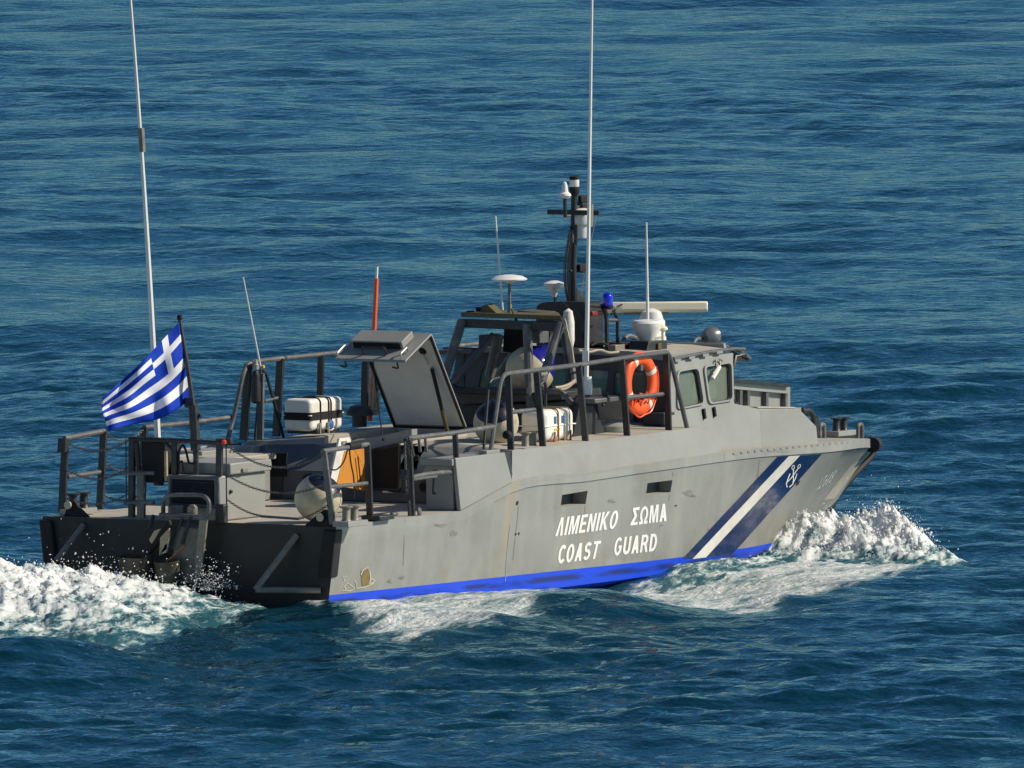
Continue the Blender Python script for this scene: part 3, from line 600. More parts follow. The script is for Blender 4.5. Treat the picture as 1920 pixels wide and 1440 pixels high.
# inside: floor, seats, console
link('cabin_floor', MB().box((7.95, -1.3, 1.28), (9.2, 1.3, 1.30)), 'cabin_inside', boat)
link('console', MB().prism([(8.85, -1.3, 1.35), (9.2, -1.3, 1.35), (9.2, -1.3, 1.84), (8.98, -1.3, 1.80)], (0, 2.6, 0)), 'cabin_inside', boat, bevel=.02)
for y in (-.75, .75):
    st = link('seat', MB().box((8.45, y - .25, 1.55), (8.9, y + .25, 1.68)), 'cloth_dark', boat, bevel=.03); link('seat_back', MB().box((8.36, y - .22, 1.68), (8.46, y + .22, 2.16)), 'grey_paint', st, bevel=.03); link('seat_post', MB().tube([(8.65, y, 1.30), (8.65, y, 1.56)], .05), 'dark_grey', st)
# ---- foredeck boxes either side of the bow trench
def fbox(s):
    y0, y1 = s * 1.44, s * .50
    mb = MB(); pr = [(9.86, 1.16), (11.14, 1.16), (11.14, 1.425), (10.80, 1.50), (10.80, 1.645), (9.86, 1.70)]
    pr = [(9.86, 1.18), (11.14, 1.18), (11.14, 1.425), (10.80, 1.645), (9.86, 1.70)]
    o = link('foredeck_box', MB().prism([(x, y0 + s * .06 * (1.7 - z) / .5, z) for x, z in pr], (0, y1 - y0, 0)), 'grey_paint', boat, bevel=.012)
    lid = MB().add([(9.90, y0 - s * .02, 1.712), (10.78, y0 - s * .02, 1.655), (10.79, y0 - s * .5, 1.70), (9.90, y0 - s * .5, 1.735)], [(0, 1, 2, 3) if s < 0 else (3, 2, 1, 0)])
    link('box_lid', MB().prism([(9.91, y0 - s * .03, 1.70), (10.77, y0 - s * .03, 1.65), (10.77, y0 - s * .03, 1.668), (9.91, y0 - s * .03, 1.72)], (0, -s * .8, 0)), 'deck_paint', o, bevel=.006)
    if s < 0:
        P = [Vector((9.855, y0 + s * .012, 1.22)), Vector((9.87, y0 + s * .012, 1.22)), Vector((9.875, y0 + s * .004, 1.68)), Vector((9.855, y0 + s * .004, 1.68))]
        link('box_seam', MB().quadplate(P, .02, (0, -1, 0)), 'rubber', o)
    return o
fb = fbox(-1); fbox(1)
# end block in front (stepped) of the starboard box
link('box_step', MB().prism([at(*p, y=-1.40) for p in [(1502, 764), (1503, 783), (1470, 775), (1450, 765)]], (0, .5, 0)), 'grey_paint', fb)
link('box_handle', MB().tube(arc([at(1371, 751, y=-1.1), at(1377, 750, y=-1.1), at(1379, 756, y=-1.1), at(1384, 757, y=-1.1)], .02), .012, 6), 'dark_grey', fb)
# standing trench cover with ribs
yc = .34
tc = link('trench_cover', MB().prism([at(*p, y=yc) for p in [(1300, 706), (1372, 712), (1482, 722), (1482, 790), (1300, 790)]], (0, .04, 0)), 'grey_paint', boat, bevel=.006)
link('cover_rim', MB().prism([at(*p, y=yc - .05) for p in [(1300, 703), (1372, 710), (1482, 720), (1482, 726), (1372, 716), (1300, 709)]], (0, .10, 0)), 'dark_grey', tc)
for X in (1388, 1402, 1437, 1473):
    link('cover_rib', MB().prism([at(X, 728 + (X - 1372) * .09, y=yc - .06), at(X + 4.5, 728 + (X - 1372) * .09, y=yc - .06), at(X + 4.5, 790, y=yc - .06), at(X, 790, y=yc - .06)], (0, .06, 0)), 'rail_grey' , tc, bevel=.004)
link('cover_ledge', MB().prism([at(*p, y=yc - .07) for p in [(1372, 724), (1478, 734), (1478, 738), (1372, 729)]], (0, .07, 0)), 'grey_paint', tc)
# bow handrail, bollards, fairleads
link('bow_handle', MB().tube(arc([at(1503, 770, y=-.7), at(1517, 770, y=-.7), at(1525, 779, y=-.7), at(1527, 816, y=-.7)], .08), .035, 8), 'dark_grey', boat)
link('bow_stanchion', MB().tube([at(1529, 779, y=-.62), at(1529, 816, y=-.62)], .04, 8), 'dark_grey', boat)
def bollard_pair(c, sep, h=.17, r=.045, m='worn_steel'):
    b = link('bollard_base', MB().box(Vector(c) + Vector((-sep / 2 - .12, -.10, -.06)), Vector(c) + Vector((sep / 2 + .12, .10, 0))), 'grey_paint', boat, bevel=.006)
    for s in (-1, 1): link('bollard', MB().lathe([(r * 1.25, 0), (r, .02), (r * .92, h * .8), (r * 1.1, h * .86), (r * 1.7, h * .93), (r * 1.7, h), (.01, h + .004)], Vector(c) + Vector((s * sep / 2, 0, .001)), (0, 0, 1), 14), m, b)
bollard_pair(at(1575, 807, y=-.42), .17, .15, .045, 'dark_grey')
bollard_pair(at(657, 976, z=1.06), .17, .16, .045)
bollard_pair(at(992, 838, y=-1.62), .16, .17, .042)
bollard_pair(at(147, 953, y=1.62), .22, .17, .05, 'dark_grey')
for X in (1541, 1612):
    c = at(X, 812, y=-.45); link('fairlead', MB().tube(arc([c + Vector((-.05, 0, -.06)), c + Vector((-.05, 0, .10)), c + Vector((.05, 0, .10)), c + Vector((.05, 0, -.06))], .04), .028, 8), 'rail_grey', boat)
h = onhull(1357, 832, 0.0)
h = h or at(1357, 832, y=-1.85)
f1 = link('fairlead', MB().lathe([(.005, .03), (.028, .03), (.034, .05), (.075, .055), (.085, .03), (.085, 0)], Vector((h.x, h.y - .005, h.z)), (0.25, -1, .25), 14), 'rail_grey', boat)
# ------------------------------------------------------------------ rails, stern gear
def post(a, b, wy=.075, wx=.035, m='dark_grey', name='rail_post', parent=None): return link(name, MB().bar(a, b, wy, wx), m, parent or boat, bevel=.004, seg=1)
def rail(pts, r=.026, m='rail_grey', round_=.0, name='rail', parent=None, n=8): return link(name, MB().tube(arc(pts, round_) if round_ else pts, r, n), m, parent or boat)
# starboard upper rail beside the wheelhouse
yb_, yt_ = -1.74, -1.66
T = lambda X, Y: at(X, Y, y=yt_); B = lambda X, Y: at(X, Y, y=yb_)
rail([B(920, 846), T(938, 718), T(944, 703), T(956, 700), T(1085, 684), T(1200, 666.5), T(1252, 660), T(1258, 674), B(1289, 806)], .027, round_=.08)
for (x0, y0), (x1, y1) in (((958, 846), (953, 702)), ((1018, 840), (1006, 697)), ((1098, 831), (1085, 684)), ((1176, 821), (1166, 674)), ((1254, 811), (1249, 664))): post(B(x0, y0), T(x1, y1))
rail([T(958, 773), T(1012, 767)], .024); rail([T(1170, 746), T(1252, 738)], .024)
rail([at(907, 842, y=-1.55), at(916, 722, y=-1.5), at(921, 712, y=-1.5), at(936, 708, y=-1.5)], .017, round_=.04, m='dark_grey')
link('post_step', MB().box(B(914, 850) - Vector((.10, .05, .02)), B(922, 843) + Vector((.10, .05, .0))), 'grey_paint', boat, bevel=.006)
k = link('rail_knob', MB().lathe([(.01, 0), (.05, .01), (.05, .06), (.03, .09), (.01, .1)], at(949, 815, y=-1.80), (-.6, -.8, 0), 12), 'black', boat)
link('rail_clamp', MB().box(T(1008, 694) + Vector((.0, -.05, -.03)), T(1020, 703) + Vector((0, .02, .0))), 'worn_steel', boat, bevel=.004)
# port upper rail
T = lambda X, Y: at(X, Y, y=1.70); B = lambda X, Y: at(X, Y, y=1.78)
rail([B(425, 829), B(438, 784), T(456, 700), T(466, 680), T(500, 675), T(645, 660), T(700, 653)], .027, round_=.1)
for (x0, y0), (x1, y1), w in (((457, 825), (466, 682), .10), ((518, 818), (526, 672), .09), ((600, 760), (602, 666), .075), ((683, 786), (686, 655), .085)): post(B(x0, y0), T(x1, y1), w, .04)
rail([T(478, 826), T(489, 690), T(499, 700), T(533, 824)], .018, m='dark_grey', round_=.03)
rail([T(496, 752), T(520, 746)], .018)
post(at(488, 824, y=1.62), at(490, 700, y=1.62), .075, .04, 'rail_grey')
link('deck_lamp', MB().lathe([(.03, 0), (.055, .02), (.055, .22), (.045, .27), (.05, .30), (.03, .36), (.01, .37)], at(480, 756, y=1.6), (0, 0, 1), 14), 'dark_grey', boat)
link('navigation_lamp', MB().lathe([(.035, 0), (.035, .05), (.025, .06), (.02, .10), (.005, .11)], at(480, 692, y=1.6), (0, 0, 1), 10), 'steel', boat)
link('lamp_lens', MB().lathe([(.015, 0), (.025, .01), (.02, .035), (.005, .04)], at(493, 691, y=1.6), (0, 0, 1), 8), 'yellow', boat)
link('mushroom_vent', MB().lathe([(.085, 0), (.085, .14), (.16, .13), (.155, .17), (.10, .235), (.01, .25)], at(674, 800, y=1.5), (0, 0, 1), 18), 'dark_grey', boat)
# aft starboard deck rails
Q = lambda X, Y: at(X, Y, y=-1.80)
rail([at(605, 846, y=-1.82), Q(690, 833)], .027); post(at(624, 984, y=-1.86), at(607, 845, y=-1.82), .07, .035, 'rail_grey'); post(Q(694, 977), Q(689, 834)); rail([Q(618, 913), Q(688, 906)], .022)
link('pipe_lagging', MB().tube([Q(652, 837.5), Q(672, 834.5)], .045, 10), 'black', boat)
def cable(pts, r=.009, m='black', name='cable', parent=None): return link(name, MB().tube(arc(pts, .3, 8), r, 5), m, parent or boat)
cable([Q(652, 840), Q(645, 868), Q(630, 882), Q(621, 880)]); cable([Q(655, 840), Q(658, 870), Q(664, 895), Q(664, 935)]); cable([at(671, 856, y=-.28), at(675, 890, y=-.28), at(676, 915, y=-.28)], .008)
rail([Q(765, 822), Q(850, 812), Q(925, 800)], .027); post(Q(772, 970), Q(766, 821), .08, .04); post(Q(856, 868), Q(853, 811), .06, .035)
rail([Q(770, 895), Q(800, 889), Q(835, 885), Q(866, 887)], .026, round_=.1); rail([Q(772, 899), Q(818, 893)], .018)
for X in (770, 785, 797): link('rail_hook', MB().bar(Q(X + 3, 822 + (26 if X > 780 else 34)), Q(X, 819), .03, .03), 'rail_grey', boat, bevel=.008)
link('rail_plate', MB().bar(Q(771, 856), Q(763, 822), .09, .05), 'dark_grey', boat, bevel=.01)
link('deck_eye', MB().lathe([(.02, 0), (.045, 0), (.055, .015), (.045, .03), (.02, .03)], at(784, 960, y=-1.83), (.3, -1, .1), 12), 'rail_grey', boat)
link('deck_eye', MB().box(Q(738, 968), Q(746, 960) + Vector((.03, .06, 0))), 'rail_grey', boat, bevel=.02)
link('deck_cleat', MB().box(at(705, 972, z=1.01), at(712, 968, z=1.06)), 'dark_grey', boat, bevel=.01)
# aft port deck rails
Q = lambda X, Y: at(X, Y, y=1.82)
rail([Q(121, 822), Q(195, 808)], .03); post(Q(116, 960), Q(123, 822), .085, .04); post(Q(187, 955), Q(195, 808), .085, .04); rail([Q(127, 894), Q(187, 885)], .024)
post(Q(266, 945), Q(271, 801), .085, .04); rail([Q(271, 801), Q(350, 793), Q(437, 782)], .027)
post(Q(116, 848), Q(118, 822), .1, .05)
# stern frame, staff, housings
F = lambda X, Y: at(X, Y, x=.06)
sf = rail([F(243, 823), F(330, 826), F(415, 831)], .028, 'dark_grey', name='stern_frame')
for X0, Y0, X1, Y1, w in ((247, 970, 248, 824, .07), (328, 890, 328, 828, .07), (411, 893, 412, 830, .07)): post(F(X0, Y0), F(X1, Y1), w, .05, 'dark_grey', 'frame_post', sf)
rail([F(256, 828), F(261, 885)], .03, 'dark_grey', name='frame_brace', parent=sf); rail([F(310, 830), F(326, 846)], .02, 'dark_grey', name='frame_brace', parent=sf)
link('frame_lamp', MB().lathe([(.02, 0), (.028, .008), (.028, .035), (.012, .05)], at(420, 833, x=-.02), (0, 0, 1), 12), 'lamp_red', sf); link('lamp_mount', MB().box(F(404, 831), F(432, 823) + Vector((.06, 0, 0))), 'dark_grey', sf, bevel=.005)
ex = link('exhaust_box', MB().prism([F(265, 827), F(309, 829), F(309, 880), F(303, 905), F(272, 905), F(266, 880)], (.32, 0, 0)), 'black', boat, bevel=.012)
link('exhaust_edge', MB().bar(F(312, 902), F(311, 846), .03, .03), 'tan', ex, bevel=.003)
tb = MB().bar(at(265, 972, x=-.03), at(265, 882, x=-.03), .09, .05); tp = link('towing_post', tb, 'rail_grey', boat, bevel=.006)
for Yp in (887, 942): link('cross_bar', MB().tube([at(233, Yp, x=-.05), at(289, Yp, x=-.05)], .022, 8), 'rail_grey', tp)
# vent housing with louvres
VX0, VX1 = .03, .98
a = at(313, 889, x=VX0); b = at(411, 893, x=VX0); vy0, vy1 = b.y, a.y; vz = (a.z + b.z) / 2
vh = link('vent_housing', MB().box((VX0, vy0, 1.003), (VX1, vy1, vz)), 'grey_paint', boat, bevel=.02)
link('housing_lid', MB().prism([(VX0 + .15, vy0 - .05, vz + .002), (VX1 + .04, vy0 - .05, vz + .002), (VX1 + .06, vy0 - .05, vz + .06), (VX1 + .04, vy0 - .05, vz + .13), (VX0 + .15, vy0 - .05, vz + .13)], (0, vy1 - vy0 + .1, 0)), 'grey_paint', vh, bevel=.015)
g0 = at(322, 898, x=VX0 - .012); g1 = at(401, 947, x=VX0 - .012)
link('louvre_back', MB().box((VX0 - .006, g0.y, g1.z), (VX0 - .003, g1.y, g0.z)), 'black', vh, smooth=0)
for k in range(9):
    z = g0.z - .02 - k * (g0.z - g1.z - .03) / 8.5
    link('louvre', MB().prism([(VX0 - .03, g0.y, z - .022), (VX0 - .024, g0.y, z - .022), (VX0 - .008, g0.y, z), (VX0 - .014, g0.y, z)], (0, g1.y - g0.y, 0)), 'dark_grey', vh, smooth=0)
lf = MB()
for a, b in (((318, 895), (405, 897)), ((405, 897), (404, 951)), ((404, 951), (318, 949)), ((318, 949), (318, 895))): lf.tube([at(*a, x=VX0 - .02), at(*b, x=VX0 - .02)], .014, 6)
link('louvre_frame', lf, 'rail_grey', vh)
link('housing_hinge', MB().box((.4, vy0 - .075, vz + .02), (.5, vy0 - .052, vz + .06)), 'worn_steel', vh, bevel=.004)
link('housing_latch', MB().lathe([(.022, 0), (.022, .02), (.01, .03)], Vector((.25, vy0, 1.32)), (0, -1, 0), 10), 'dark_grey', vh)
# raised inner coaming behind housing and hoses
link('aft_locker', MB().box(at(300, 893, x=1.5), at(352, 850, x=2.2)), 'grey_paint', boat, bevel=.02)
lk = link('deck_bin', MB().box((2.35, .95, 1.003), (3.2, 1.72, 1.46)), 'grey_paint', boat, bevel=.02); link('bin_lid', MB().box((2.3, .90, 1.462), (3.25, 1.76, 1.53)), 'deck_paint', lk, bevel=.015)
cable([F(335, 892), F(335, 845), F(343, 832), F(349, 845), F(354, 868), F(362, 870), F(367, 862)], .014); cable([F(336, 885), F(337, 866), F(342, 864), F(344, 884)], .011)
link('filler_cap', MB().lathe([(.05, 0), (.055, .01), (.055, .07), (.06, .09), (.01, .1)], at(357, 889, x=.3), (0, 0, 1), 14), 'dark_grey', boat)
# ensign staff
S0 = at(368, 892, x=.10); S1 = at(367, 845, x=.10); S2 = at(362, 760, x=.10); S3 = at(337, 600, x=.10)
stf = link('ensign_staff', MB().tube([S0, S1], .03, 10), 'dark_grey', boat)
link('staff_tube', MB().tube([S1, at(366, 820, x=.10), S2], .055, 10), 'dark_grey', stf); link('staff_upper', MB().tube([S2, at(352, 690, x=.10), S3], .028, 10, r2=.02), 'dark_grey', stf)
link('staff_cap', MB().lathe([(.02, 0), (.03, .01), (.03, .05), (.01, .06)], S3, (0, 0, 1), 8), 'black', stf)
link('staff_lamp', MB().box(at(345, 764, x=.08), at(358, 746, x=.08) + Vector((.06, 0, 0))), 'dark_grey', stf, bevel=.01); link('staff_cleat', MB().box(at(366, 783, x=.10), at(376, 776, x=.10) + Vector((.04, 0, 0))), 'dark_grey', stf, bevel=.005)
# transom: guard tube, jet gear, struts, fenders
G = lambda X, Y, x=-.22: at(X, Y, x=x)
gt = rail([G(306, 968, 0), G(306, 938), G(316, 928), G(380, 928), G(392, 938), G(392, 962), G(384, 970), G(362, 968), G(300, 965)], .024, 'rail_grey', round_=.06, name='guard_tube')
jg = link('jet_cowl', MB().lathe([(.18, 0), (.20, .1), (.205, .4), (.19, .60), (.10, .66)], at(352, 1092, x=.02) , (.10, -.10, 1), 20), 'worn_steel', boat)
link('cowl_strip', MB().bar(G(371, 1078, -.22), G(382, 975, -.20), .10, .03), 'worn_steel', jg, bevel=.004)
for a, b in (((342, 972), (324, 1030)), ((357, 970), (342, 1020)), ((288, 966), (281, 990))): link('steering_rod', MB().tube([G(*a, -.25), G(*b, -.32)], .022, 8), 'dark_grey', boat)
link('reverse_arm', MB().prism([G(*p, -.34) for p in [(316, 975), (320, 985), (288, 1030), (278, 1040), (283, 1018)]], (.05, 0, 0)), 'black', boat, bevel=.005)
for q in ([(289, 995), (301, 991), (284, 1020), (279, 1012)], [(300, 1008), (317, 990), (318, 1002), (313, 1030), (298, 1042)], [(299, 1040), (311, 1018), (315, 1022), (311, 1036)]): link('jet_plate', MB().prism([G(*p, -.36) for p in q], (.03, 0, 0)), 'tan' if q[0][0] != 299 else 'scar_pale', boat, bevel=.004)
for X0, X1, Y in ((226, 284, 1042), (292, 334, 1052)):
    c0 = G(X0, Y, -.4); c1 = G(X1, Y, -.4); cc = (c0 + c1) / 2; rr = (c0 - c1).length / 2
    link('jet_bucket', MB().lathe([(rr * .82, -.55), (rr * .9, -.25), (rr, -.02), (rr * 1.04, 0), (rr * .9, .005), (rr * .85, -.15), (.01, -.2)], cc, (-.12, 0, 1), 18), 'jet_metal', boat)
link('jet_lever', MB().bar(G(305, 1060, -.42), G(346, 1024, -.38), .02, .03), 'rust', boat)
link('jet_motor', MB().box(G(320, 966, -.1), G(343, 947, -.1) + Vector((.1, 0, 0))), 'rail_grey', boat, bevel=.008)
link('jet_motor', MB().lathe([(.05, 0), (.06, .03), (.06, .10), (.03, .13)], G(361, 968, -.12), (0, 0, 1), 12), 'worn_steel', boat)
link('corner_box', MB().box(at(403, 982, x=-.05), at(419, 946, x=-.05) + Vector((.1, 0, 0))), 'dark_grey', boat, bevel=.015)
a = at(557, 1003, x=-.01); b = at(479, 1106, x=-.42); c = at(601, 1107, x=-.01)
link('swim_strut', MB().tube([a, b], .034, 10), 'worn_steel', boat); link('swim_strut', MB().tube([b, c], .034, 10), 'worn_steel', boat)
a = at(156, 985, x=-.01); b = at(106, 1050, x=-.42); link('swim_strut', MB().tube([a, b], .034, 10), 'worn_steel', boat)
for s in (-1, 1):
    q = [(640, 994), (613, 992), (607, 1084), (635, 1086)]
    z1, z0 = .96, .44
    link('corner_fender', MB().prism([(-.05, s * 1.76, z1), (-.05, s * 1.925, z1), (-.06, s * 1.86, z0), (-.06, s * 1.69, z0)], (.16, 0, 0)), 'rubber', boat, bevel=.02)
q = [(569, 987), (598, 962), (607, 956), (619, 956), (622, 988)]
gs = link('corner_gusset', MB().prism([at(*p, x=-.02) for p in q], (.04, 0, 0)), 'black', boat); link('gusset_eye', MB().lathe([(.045, 0), (.045, .02), (.01, .021)], at(601, 970, x=-.035), (-1, 0, 0), 14), 'fender_cream', gs)
q = [(119, 972), (127, 946), (140, 940), (146, 950), (166, 970)]
gs = link('corner_gusset', MB().prism([at(*p, x=.05) for p in q], (.04, 0, 0)), 'black', boat); link('gusset_eye', MB().lathe([(.045, 0), (.045, .02), (.01, .021)], at(128, 947, x=.03), (-1, 0, 0), 14), 'fender_cream', gs)
for X, Y in ((638, 990),):
    link('gunwale_strip', MB().tube([at(640, 992, y=-1.86), at(680, 985, y=-1.86), at(704, 980, y=-1.86)], .018, 6), 'deck_paint', boat)
# chains: each hangs between two posts, real links
def chain(a, b, sag, link_l=.034, parent=None, m='rail_grey'):
    a = Vector(a); b = Vector(b); n = max(6, int((b - a).length * 1.05 / (link_l * .74))); mb = MB(); P = []
    for i in range(n + 1):
        t = i / n; P.append(a.lerp(b, t) - Vector((0, 0, 4 * sag * t * (1 - t))))
    for i in range(n):
        c = (P[i] + P[i + 1]) / 2; d = (P[i + 1] - P[i]).normalized(); s = d.cross(Vector((0, 0, 1))); s = s.normalized() if s.length > .05 else d.orthogonal().normalized(); u = s.cross(d)
        w = s if i % 2 else u
        lp = []
        for k in range(8):
            t = 2 * math.pi * k / 8; lp.append(c + d * (link_l * .5 * math.cos(t)) + w * (link_l * .33 * math.sin(t)))
        vs = []; nn = d.cross(w)
        for k in range(8):
            o = (lp[k] - c).normalized()
            for j in range(4):
                q = 2 * math.pi * j / 4; vs.append(lp[k] + o * (.0048 * math.cos(q)) + nn * (.0048 * math.sin(q)))
        fs = [(k * 4 + j, k * 4 + (j + 1) % 4, ((k + 1) % 8) * 4 + (j + 1) % 4, ((k + 1) % 8) * 4 + j) for k in range(8) for j in range(4)]
        mb.add(vs, fs)
    return link('chain', mb, m, parent or boat, smooth=60)
f1_ = lambda X, Y: at(X, Y, x=.05)
chain(Q(128, 832), F(244, 824), .10); chain(Q(120, 877), F(240, 878), .12); chain(Q(118, 930), F(240, 926), .10)
chain(Q(196, 812), Q(268, 806), .10); chain(Q(192, 865), Q(268, 868), .10); chain(Q(190, 925), Q(266, 925), .08)
link('chain_drop', MB().tube([F(236, 823), F(237, 945)], .007, 5), 'dark_grey', boat); link('chain_drop', MB().tube([Q(197, 810), Q(191, 950)], .007, 5), 'dark_grey', boat); link('chain_drop', MB().tube([F(424, 833), F(425, 958)], .008, 5), 'dark_grey', boat)
Qs = lambda X, Y: at(X, Y, y=-1.82)
chain(F(424, 833), Qs(606, 850), .20); chain(F(426, 891), Qs(613, 906), .15); chain(F(425, 936), Qs(489, 966) if False else at(489, 967, x=-.02), .03)
link('chain_bar', MB().tube([at(489, 968, x=-.02), at(560, 973, x=-.02)], .016, 6), 'rail_grey', boat); chain(at(560, 973, x=-.02), Qs(613, 948), .02)
chain(Qs(764, 822), Qs(775, 900), .0); chain(Qs(759, 830), Qs(762, 925), .0); chain(Qs(768, 940), Qs(770, 972), .0)
link('hanging_net', MB().tube([Qs(762, 880), Qs(764, 905), Qs(763, 925)], .03, 6, r2=.02), 'black', boat)
# ------------------------------------------------------------------ open roof hatch
d_up = Vector((-.56, 0, .83)).normalized(); d_fl = Vector((-.83, 0, -.40)).normalized(); nrm = Vector((-.83, 0, -.56)).normalized()
LH = 1.29; pl0 = Vector((hx, hy0 - .02, 1.735)); pl1 = Vector((hx, hy1 + .02, 1.735)); yy = Vector((0, 1, 0))
ht = link('roof_hatch', MB().prism([pl0, pl1, pl1 + d_up * LH, pl0 + d_up * LH], -nrm * .03), 'grey_paint', boat, bevel=.006)
link('hatch_liner', MB().prism([pl0 + yy * .03 + d_up * .03 + nrm * .002, pl1 - yy * .03 + d_up * .03 + nrm * .002, pl1 - yy * .03 + d_up * (LH - .05) + nrm * .002, pl0 + yy * .03 + d_up * (LH - .05) + nrm * .002], nrm * .006), 'liner_bounce', ht)  # bounce light on the inner face is put into this pale colour
rim = MB()
for a, b in ((pl0, pl1), (pl1, pl1 + d_up * LH), (pl0 + d_up * LH, pl0)): rim.tube([a + nrm * .012, b + nrm * .012], .016, 6)
link('hatch_seal', rim, 'black', ht)
tp0 = pl0 + d_up * LH; tp1 = pl1 + d_up * LH
fl = link('hatch_flange', MB().prism([tp0, tp1, tp1 + d_fl * .62, tp0 + d_fl * .62], Vector((.03 * .5, 0, .03))), 'grey_paint', ht, bevel=.006)
up_n = Vector((-.40, 0, .83)).normalized()
o1 = tp0 + d_fl * .10 + yy * .16 + up_n * .03; o2 = tp1 + d_fl * .10 - yy * .10 + up_n * .03
link('flange_box', MB().prism([o1, o2, o2 + d_fl * .26, o1 + d_fl * .26], up_n * .085), 'grey_paint', fl, bevel=.008)
link('box_slot', MB().prism([o1 + d_fl * .262 + yy * .03, o2 + d_fl * .262 - yy * .03, o2 + d_fl * .262 - yy * .03 + up_n * .07, o1 + d_fl * .262 + yy * .03 + up_n * .07], d_fl * .004), 'black', fl, smooth=0)
def loop_handle(c, w, h, axis, m='steel', r=.011, parent=None):
    a = c - axis * w / 2; b = c + axis * w / 2; return link('hatch_handle', MB().tube(arc([a, a + up_n * h, b + up_n * h, b], .04), r, 6), m, parent or fl)
m0 = tp0 + d_fl * .50 + up_n * .03
loop_handle(m0 + yy * .45, .30, .09, yy, 'dark_grey', .016); loop_handle(m0 + yy * .06, .16, .06, d_fl); loop_handle(m0 + yy * .88, .20, .06, d_fl)
for y in (.12, .80): link('hatch_catch', MB().tube(arc([m0 + yy * y + d_fl * .1 - up_n * .04, m0 + yy * y + d_fl * .1 - up_n * .12, m0 + yy * (y + .08) + d_fl * .1 - up_n * .10], .03), .011, 6), 'dark_grey', fl)
a = pl0 + d_up * .88 + yy * .12 + nrm * .04; b = pl0 + yy * .12 + nrm * .14 - Vector((.05, 0, .03))
gs = link('gas_strut', MB().tube([a, a.lerp(b, .45)], .012, 8), 'worn_steel', ht); link('strut_barrel', MB().tube([a.lerp(b, .02), a.lerp(b, .75)], .022, 8), 'black', gs); link('strut_end', MB().tube([a.lerp(b, .6), b], .024, 8), 'olive', gs)
a = pl1 + d_up * .95 - yy * .06 + nrm * .03; b = at(718, 826, x=3.48); gs = link('gas_strut', MB().tube([a, b], .008, 6), 'black', ht)
link('hatch_lock', MB().lathe([(.045, 0), (.045, .02), (.02, .03)], pl0 + d_up * 1.08 + yy * .18, nrm, 12), 'black', ht); link('hook', MB().tube([pl0 + d_up * 1.06 + yy * .18 + nrm * .03, pl0 + d_up * .98 + yy * .15 + nrm * .04, pl0 + d_up * .90 + yy * .16 + nrm * .03], .008, 5), 'steel', ht)
# ------------------------------------------------------------------ whips
def whip(name, base, tip, r0, r1, m='antenna_white', bend=0.0, n=12):
    base = Vector(base); tip = Vector(tip); pts = [base.lerp(tip, t) + Vector((bend * t * (1 - t) * 4, 0, 0)) for t in np.linspace(0, 1, n)]
    return link(name, MB().tube(pts, r0, 8, r2=r1), m, boat)
b0 = at(297, 850, x=.45); w = whip('whip_antenna', b0, at(240, -60, x=.45), .036, .013, bend=.045, n=24); lab(w, 'tall white whip antenna behind the ensign at the stern')
link('antenna_ferrule', MB().tube([at(264.5, 240, x=.45) + Vector((.04, 0, 0)) * 0, at(267, 285, x=.45)], .036, 8), 'worn_steel', w)
link('antenna_base', MB().tube([b0 - Vector((0, 0, .35)), b0 + Vector((0, 0, .03))], .06, 10), 'dark_grey', w)
yw = -1.30
b0 = at(1099, 738, y=yw); w = whip('whip_antenna', b0, at(1111, -60, y=yw), .028, .013, n=20); lab(w, 'tall white whip antenna on bracket beside the wheelhouse')
link('antenna_base', MB().tube([at(1100, 740, y=yw), at(1101, 712, y=yw)], .058, 12), 'antenna_white', w); link('antenna_collar', MB().tube([at(1101, 714, y=yw), at(1101, 706, y=yw)], .050, 12), 'antenna_white', w); link('antenna_ferrule', MB().tube([at(1107, 425, y=yw), at(1108, 383, y=yw)], .030, 8), 'worn_steel', w)
link('antenna_clamp', MB().box(at(1092, 678, y=yw + .04), at(1103, 657, y=yw - .04)), 'antenna_white', w, bevel=.006)
br = link('antenna_bracket', MB().box(at(1078, 756, y=yw + .02), at(1134, 741, y=yw + .02) + Vector((0, -.26, 0))), 'rail_grey', boat, bevel=.012)
link('bracket_leg', MB().prism([at(*p, y=yw - .1) for p in [(1086, 760), (1112, 760), (1142, 825), (1072, 830)]], (0, .06, 0)), 'dark_grey', br)
rail([at(1132, 742, y=yw - .2), at(1138, 735, y=yw - .2), at(1137, 750, y=yw - .2), at(1130, 760, y=yw - .2)], .018, 'dark_grey', .03, 'bracket_hoop', br)
whip('short_antenna', at(1215, 645, y=-.75), at(1212, 417, y=-.75), .022, .010)
whip('short_antenna', at(943, 590, y=.75), at(929, 405, y=.75), .014, .010)
whip('short_antenna', at(489, 690, y=1.62), at(456, 520, y=1.62), .011, .007)
# ------------------------------------------------------------------ mast and its gear
mx, my = 8.19, 0.0
M = lambda X, Y, y=0.0: at(X, Y, y=y)
mast = link('mast', MB().tube([M(1073, 664), M(1074, 560), M(1077, 345)], .048, 12, r2=.036), 'dark_grey', boat)
MC = lambda X, Y: at(X, Y, x=8.0)
pn = MB().prism(arc([MC(1006, 664), MC(1005, 572), MC(1022, 566), MC(1092, 566), MC(1106, 569), MC(1106, 664)], .12, 4), (0.30, 0, 0)); link('mast_casing', pn, 'dark_grey', boat, smooth=40)
link('crosstree', MB().box(at(1026, 402, x=8.17), at(1122, 395, x=8.17) + Vector((.05, 0, 0))), 'dark_grey', mast)
link('mast_lamp', MB().lathe([(.05, -.08), (.06, 0), (.05, .01), (.05, .10), (.058, .105), (.058, .135), (.02, .14)], M(1077, 353), (0, 0, 1), 14), 'black', mast); link('lamp_glass', MB().lathe([(.053, 0), (.055, .01), (.055, .075), (.05, .08)], M(1077, 350), (0, 0, 1), 14), 'white_paint', mast)
